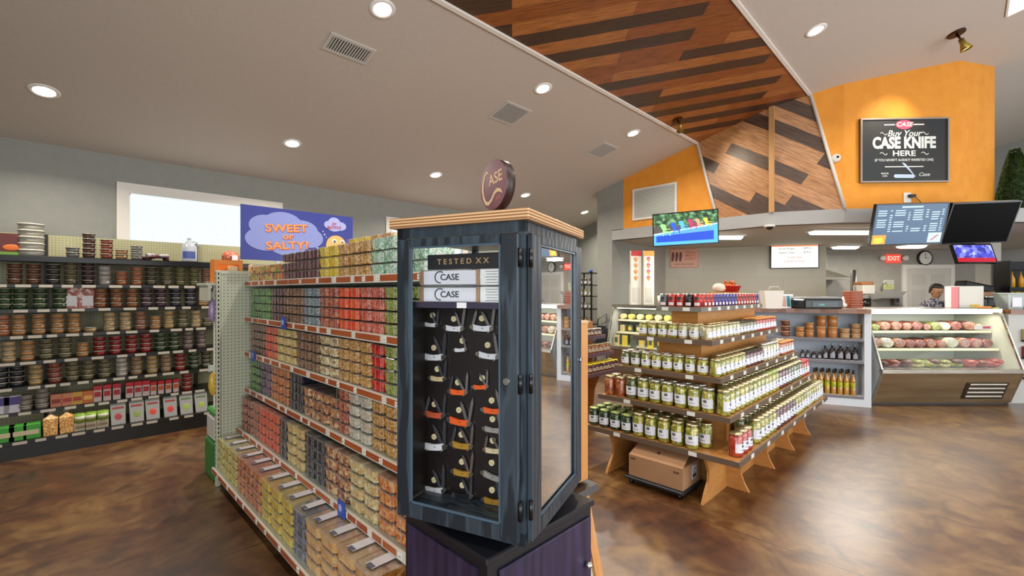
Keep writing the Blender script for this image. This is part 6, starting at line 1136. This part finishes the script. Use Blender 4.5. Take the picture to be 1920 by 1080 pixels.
def deli(row, z, y, seq, r, ln, lump=0):
    x = .08
    for i, (mi, w_) in enumerate(seq):
        t = thing(KMt[mi], f'{MN[mi]}, {od(i+1)} from left on the {row} of the meat case', 'meat' if mi not in (6, 7) else 'food', M=DM @ Matrix.Translation((x+w_/2, y, z+.002)), group=f'meats on the {row} of the deli case'); rr = min(r, w_*.52)
        a = 0; M_ = Matrix.Translation((0, 0, rr*.82)) @ Matrix.Rotation(a, 4, 'Z') @ Matrix.Rotation(-PI/2, 4, 'X') @ Matrix.Diagonal((w_*.5/rr, .82, 1, 1))
        if lump:
            MB().blob((0, .1, rr*.62), (w_*.48, .15, rr*.62), 0, 14, 8, .06).build('meat', meat[mi], t); MB().blob((random.uniform(-.02, .02), .02, rr*.98), (w_*.36, .1, rr*.42), 0, 12, 7, .08).build('upper_piece', meat[(mi+7) % 8 if mi in (6, 7) else mi], t); x += w_+.006; continue
        MB(M_).lathe([(0, -.01), (rr*.9, 0), (rr, .02), (rr, ln*.8), (rr*.7, ln), (0, ln+.01)], 16).build('meat', meat[mi], t)
        MB(M_).lathe([(rr*.86, -.008), (0, -.013)], 16).build('cut_face', meat[mi if mi in (3, 6) else (2 if mi != 1 else 1)], t); x += w_+.006
deli('top shelf', .966, .25, [(7, .13), (6, .1), (2, .14), (0, .15), (0, .13), (1, .14), (5, .11), (6, .13), (3, .13), (1, .15), (5, .2), (7, .1)], .075, .3)
deli('middle shelf', .736, .15, [(0, .18), (3, .16), (2, .15), (1, .13), (1, .13), (0, .14), (4, .12), (3, .17), (2, .16), (4, .15), (1, .14)], .085, .38)
deli('case floor', .486, .0, [(5, .14), (1, .16), (5, .16), (7, .16), (6, .17), (7, .16), (6, .17), (4, .16), (0, .15), (4, .18)], .09, .45, 1)
# right end: white cabinet, counter and clutter
rc = thing('white_cabinet', 'white cabinet with wooden top right of the meat case', 'cabinet', (LD(6.68, 6.1)).to_tuple(), -PI/4); MB().box(0, 0, 0, .5, .6, 1.2).build('body', mat('cab_white', '#b8b6b0', .5), rc); MB().box(0, -.03, 1.2, .6, .7, 1.26).build('counter_top', lw_, rc)
for i, (z, c) in enumerate(((.35, '#c2bcb0'), (.62, '#8a2430'), (.85, '#b0a060'))):
    t = thing('shelf_goods', f'{["white packet", "dark red packets", "pale jars"][i]} on the {["lowest", "middle", "upper"][i]} level right of the white cabinet', 'goods', M=MW[rc.name] @ Matrix.Translation((.27, -.06-.001, z))); MB().box(-.1, 0, 0, .1, .06, .15, c=.01).build('goods', mat('sg'+c, c, .5), t); MB().box(-.1, -.0, -.02, .1, .06, -.001).build('bracket', blackp, t)
def rp(px, d, z=1.2605): P = LD((px-960)/850*d, d); return Matrix.Translation((P.x, P.y, z)) @ Matrix.Rotation(-PI/4, 4, 'Z')
t = thing('white_box', 'white carton with pink edge standing on the deli case', 'box', M=rp(1808, 6.55, 1.2705)); MB().box(-.17, -.1, 0, .18, .12, .31, c=.004).build('carton', mat('carton_white', '#dcd8cc', .5), t); MB().box(-.19, -.1, 0, -.172, .0, .3).build('pink_side', mat('pink_side', '#c47a80', .5), t); MB().box(-.02, -.102, .01, .12, -.1, .05).build('yellow_mark', mat('yel_mark', '#d8b84c', .5), t)
t = thing('cash_scale', 'black and grey scale on the counter right of the white carton', 'scale', M=rp(1850, 6.7, 1.2705)); MB().box(-.12, -.1, 0, .16, .15, .14, c=.02).build('body', blackp, t); MB().box(-.1, -.09, .14, .14, .13, .17, c=.008).build('platter', stl, t)
t = thing('clear_canister', 'clear lidded canister with white label at the right edge', 'canister', M=rp(1893, 6.35)); MB().hull([(-.1, -.08, 0), (.1, -.08, 0), (.1, .08, 0), (-.1, .08, 0), (-.13, -.1, .2), (.13, -.1, .2), (.13, .1, .2), (-.13, .1, .2)]).build('body', mat('canister', '#a9b4b0', .2, coat=.5), t); MB().box(-.14, -.11, .2, .14, .11, .225, c=.006).build('lid', mat('can_lid', '#b8c4be', .3), t); MB().box(-.07, -.1, .03, .06, -.092, .16).build('label', lbl_m, t)
t = thing('register', 'black card register at the far right edge of the counter', 'register', M=rp(1925, 6.5)); MB().box(-.12, -.1, 0, .2, .15, .1, c=.015).build('base', blackp, t); MB(Matrix.Translation((0, 0, .1)) @ Matrix.Rotation(-.4, 4, 'X')).box(-.1, -.02, 0, .16, .02, .12, c=.01).build('screen', blackp, t)
t = thing('orange_tape_dispenser', 'orange and yellow scraper lying on the steel top of the deli case', 'scraper', M=rp(1848, 6.22, 1.2705)); MB().box(-.09, -.03, 0, .06, .03, .03, c=.008).build('body', mat('disp_orange', '#d88a2c', .4), t); MB().box(.07, -.03, 0, .16, .03, .015, c=.004).build('handle', mat('disp_yel', '#d8c860', .4), t)
# clutter on the partition
t = thing('shelf_of_equipment', 'dark equipment and parcels stacked on the back counter under the small screen', 'equipment', M=rp(1831, 7.45, .9)); random.seed(23)
MB().box(-.12, -.1, -.9, .3, .3, .25).build('back_counter', MATS['back_counter'], t); MB(Matrix.Translation((0, .05, .62)) @ Matrix.Rotation(.2, 4, 'Y')).box(-.25, -.1, 0, .25, .1, .12, c=.02).build('black_machine', blackp, t)
MB().box(-.2, -.08, .25, .28, .2, .48, c=.02).build('dark_case', mat('eq_dark', '#2a2c34', .4), t); MB().box(.0, -.09, .48, .25, .1, .6, c=.02).build('brown_parcel', card, t); MB().blob((-.25, -.05, .42), (.12, .08, .16), jit=.12).build('clear_bag', mat('eq_bag', '#b4ac98', .3, coat=.4), t); MB().box(.16, -.12, .3, .26, -.08, .42, c=.008).build('pink_box', mat('eq_pink', '#c08a84', .5), t)
sh = thing('black_shelf', 'black shelf with yellow goods at the far right edge', 'shelf', M=rp(1922, 7.3, 0)); MB().box(-.22, .2, 0, .5, .24, 2.0).box(-.22, 0, 1.3, .5, .2, 1.32).box(-.22, 0, 1.55, .5, .2, 1.57).box(-.24, 0, 0, -.22, .24, 2.0).box(-.22, 0, 1.86, .5, .2, 1.88).build('frame', blackp, sh)
for i in range(5):
    t = thing('yellow_packet', f'yellow packet, {od(i+1)} from left on the black shelf at the right edge', 'packet', M=MW[sh.name] @ Matrix.Translation((-.14+i*.12, .06, 1.3205)), group='yellow packets on the black shelf'); MB().box(-.05, 0, 0, .05, .08, .18, c=.015).build('packet', mat('pk_yellow', '#c8b030', .4), t); MB().box(-.03, -.001, .05, .03, 0, .12).build('label', mat('pk_label', '#6a6a2c', .4), t)
for i in range(3):
    t = thing('squeeze_bottle', f'orange-yellow squeeze bottle, {od(i+1)} from left on the upper black shelf', 'bottle', M=MW[sh.name] @ Matrix.Translation((-.12+i*.14, .08, 1.5705)), group='squeeze bottles on the black shelf'); MB().lathe([(0, 0), (.035, 0), (.035, .14), (.012, .2), (.006, .26), (0, .26)], 14).build('bottle', mat('sq_orange', '#d89a2c', .4), t)
# ------------------------------------------------------------------ person behind the meat case
pp = LD((1748-960)/850*7.7, 7.7); per = thing('person', 'person with short dark hair and patterned shirt working behind the meat case', 'person', (pp.x, pp.y, 0), -PI/4)
skin = mat('skin', '#a87858', .5); shirt = noisy('patterned_shirt', '#3c3a48', '#a09aa0', 28, .7, lo=.47, hi=.53, detail=1); pants = mat('trousers', '#2b2c34', .7); hair = noisy('dark_hair', '#1e1512', '#33241c', 60, .6)
def skinned(name, verts, edges, radii, m, parent, sub=2):
    me = bpy.data.meshes.new(name); me.from_pydata(verts, edges, []); me.materials.append(m); o = bpy.data.objects.new(name, me); C.objects.link(o)
    sk = o.modifiers.new('skin', 'SKIN'); sk.use_smooth_shade = True
    if not me.skin_vertices:
        bpy.context.view_layer.objects.active = o; bpy.context.view_layer.update()
    sv = me.skin_vertices[0].data if me.skin_vertices else None
    if sv is None:
        bm = bmesh.new(); bm.from_mesh(me); bm.verts.layers.skin.new(); bm.to_mesh(me); bm.free(); sv = me.skin_vertices[0].data
    for v, r in zip(sv, radii): v.radius = (r, r) if isinstance(r, (int, float)) else r; v.use_root = False
    sv[0].use_root = True; ss = o.modifiers.new('sub', 'SUBSURF'); ss.levels = sub; ss.render_levels = sub
    o.parent = parent; MW[o.name] = MW[parent.name]; return o
# body: pelvis, spine, shoulders, arms reaching down to the work surface, neck; faces the customer (local -y), head bowed
V = [(0, 0, .90), (0, .0, 1.08), (0, -.02, 1.24), (0, -.03, 1.33), (0, -.05, 1.39), (-.16, -.03, 1.29), (-.22, -.06, 1.07), (-.17, -.26, .96), (.16, -.03, 1.29), (.22, -.06, 1.07), (.17, -.26, .96), (-.1, 0, .82), (-.11, -.02, .47), (-.11, .03, .09), (.1, 0, .82), (.11, -.02, .47), (.11, .03, .09), (0, -.055, 1.41)]
E = [(0, 1), (1, 2), (2, 3), (3, 4), (4, 17), (2, 5), (5, 6), (6, 7), (2, 8), (8, 9), (9, 10), (0, 11), (11, 12), (12, 13), (0, 14), (14, 15), (15, 16)]
RD = [.13, .12, .13, .085, .052, .07, .048, .034, .07, .048, .034, .095, .065, .045, .095, .065, .045, .05]
skinned('shirt_and_body', V, E, RD, shirt, per)
skinned('trousers', [V[0], V[11], V[12], V[13], V[14], V[15], V[16]], [(0, 1), (1, 2), (2, 3), (0, 4), (4, 5), (5, 6)], [.142, .102, .074, .06, .102, .074, .06], pants, per)
for s_ in (-1, 1): MB().hull([(s_*.11-.04, -.17, 0), (s_*.11+.04, -.17, 0), (s_*.11+.045, .08, 0), (s_*.11-.045, .08, 0), (s_*.11-.035, -.15, .05), (s_*.11+.035, -.15, .05), (s_*.11+.04, .08, .09), (s_*.11-.04, .08, .09)], sm=False).build('shoe', blackp, per)
HM = Matrix.Translation((0, -.075, 1.50)) @ Matrix.Rotation(.28, 4, 'X') ; hd = MB(HM); seg = 20; prof = [(-.115, .0, .0), (-.11, .03, .03), (-.09, .045, .05), (-.06, .056, .068), (-.02, .068, .08), (.02, .074, .09), (.06, .073, .092), (.095, .055, .075), (.12, .02, .03), (.125, 0, 0)]
vs = [((a*math.cos(2*PI*j/seg)), (b*math.sin(2*PI*j/seg))*(1 if math.sin(2*PI*j/seg) > 0 else .95)+(.0 if z > -.03 else -.018*(-z-.03)/.08), z) for z, a, b in prof for j in range(seg)]
hd.add(vs, [(i*seg+j, i*seg+(j+1) % seg, (i+1)*seg+(j+1) % seg, (i+1)*seg+j) for i in range(len(prof)-1) for j in range(seg)], 0, True)
hd.hull([(-.012, -.075, -.03), (.012, -.075, -.03), (0, -.105, -.028), (0, -.08, .025), (0, -.08, -.035)], 0, True)
for s_ in (-1, 1): hd.blob((s_*.074, .005, -.005), (.01, .02, .03), 0)
hd.tube([(0, .01, -.16), (0, .0, -.07)], .046, 12); ho = hd.build('head', skin, per)
e_ = MB(HM)
for s_ in (-1, 1): e_.blob((s_*.028, -.076, .008), (.012, .008, .006))
e_.build('eyes', blackp, ho); MB(HM).hull([(-.022, -.07, -.062), (.022, -.07, -.062), (0, -.077, -.056), (0, -.077, -.068), (0, -.06, -.06)]).build('mouth', mat('lips', '#8a4a40', .5), ho)
hr = MB(HM); vs = []; pr = [(.0, .078, .092, 1), (.04, .082, .1, 1), (.08, .078, .098, 1), (.11, .055, .07, 1), (.133, .0, .0, 1)]
hr.lathe([(.082, -.03), (.086, .03), (.084, .07), (.066, .11), (.035, .132), (0, .138)], 20, 0, .022, a0=-.25, a1=PI+.25); hr.blob((0, .005, .088), (.078, .088, .052), jit=.03); hr.build('hair', hair, ho)
for s_ in (-1, 1):
    hn = MB(Matrix.Translation((s_*.165, -.275, .955))); hn.hull([(-.03, 0, -.012), (.03, 0, -.012), (.035, -.07, -.014), (-.035, -.07, -.014), (-.025, .01, .012), (.025, .01, .012), (.03, -.07, .008), (-.03, -.07, .008)], 0, True)
    for f_, (x, l_) in enumerate(((-.027, .06), (-.009, .072), (.009, .068), (.026, .055))): hn.tube([(x, -.065, -.002), (x*1.15, -.065-l_*.5, -.004), (x*1.2, -.065-l_*.9, -.022)], .0085, 8)
    hn.tube([(-s_*.028, -.01, -.002), (-s_*.052, -.04, -.008), (-s_*.056, -.068, -.016)], .0095, 8); hn.build('hand', skin, per)
tb = thing('work_table', 'steel work table behind the meat case where the person stands', 'table', M=MW[per.name] @ Matrix.Translation((0, -.32, 0))); MB().box(-.5, -.15, .88, .3, .14, .92).build('top', stl, tb)
for x in (-.48, .25):
    for y in (-.13, .1): MB().box(x, y, 0, x+.03, y+.03, .88).build('leg', stl, tb)
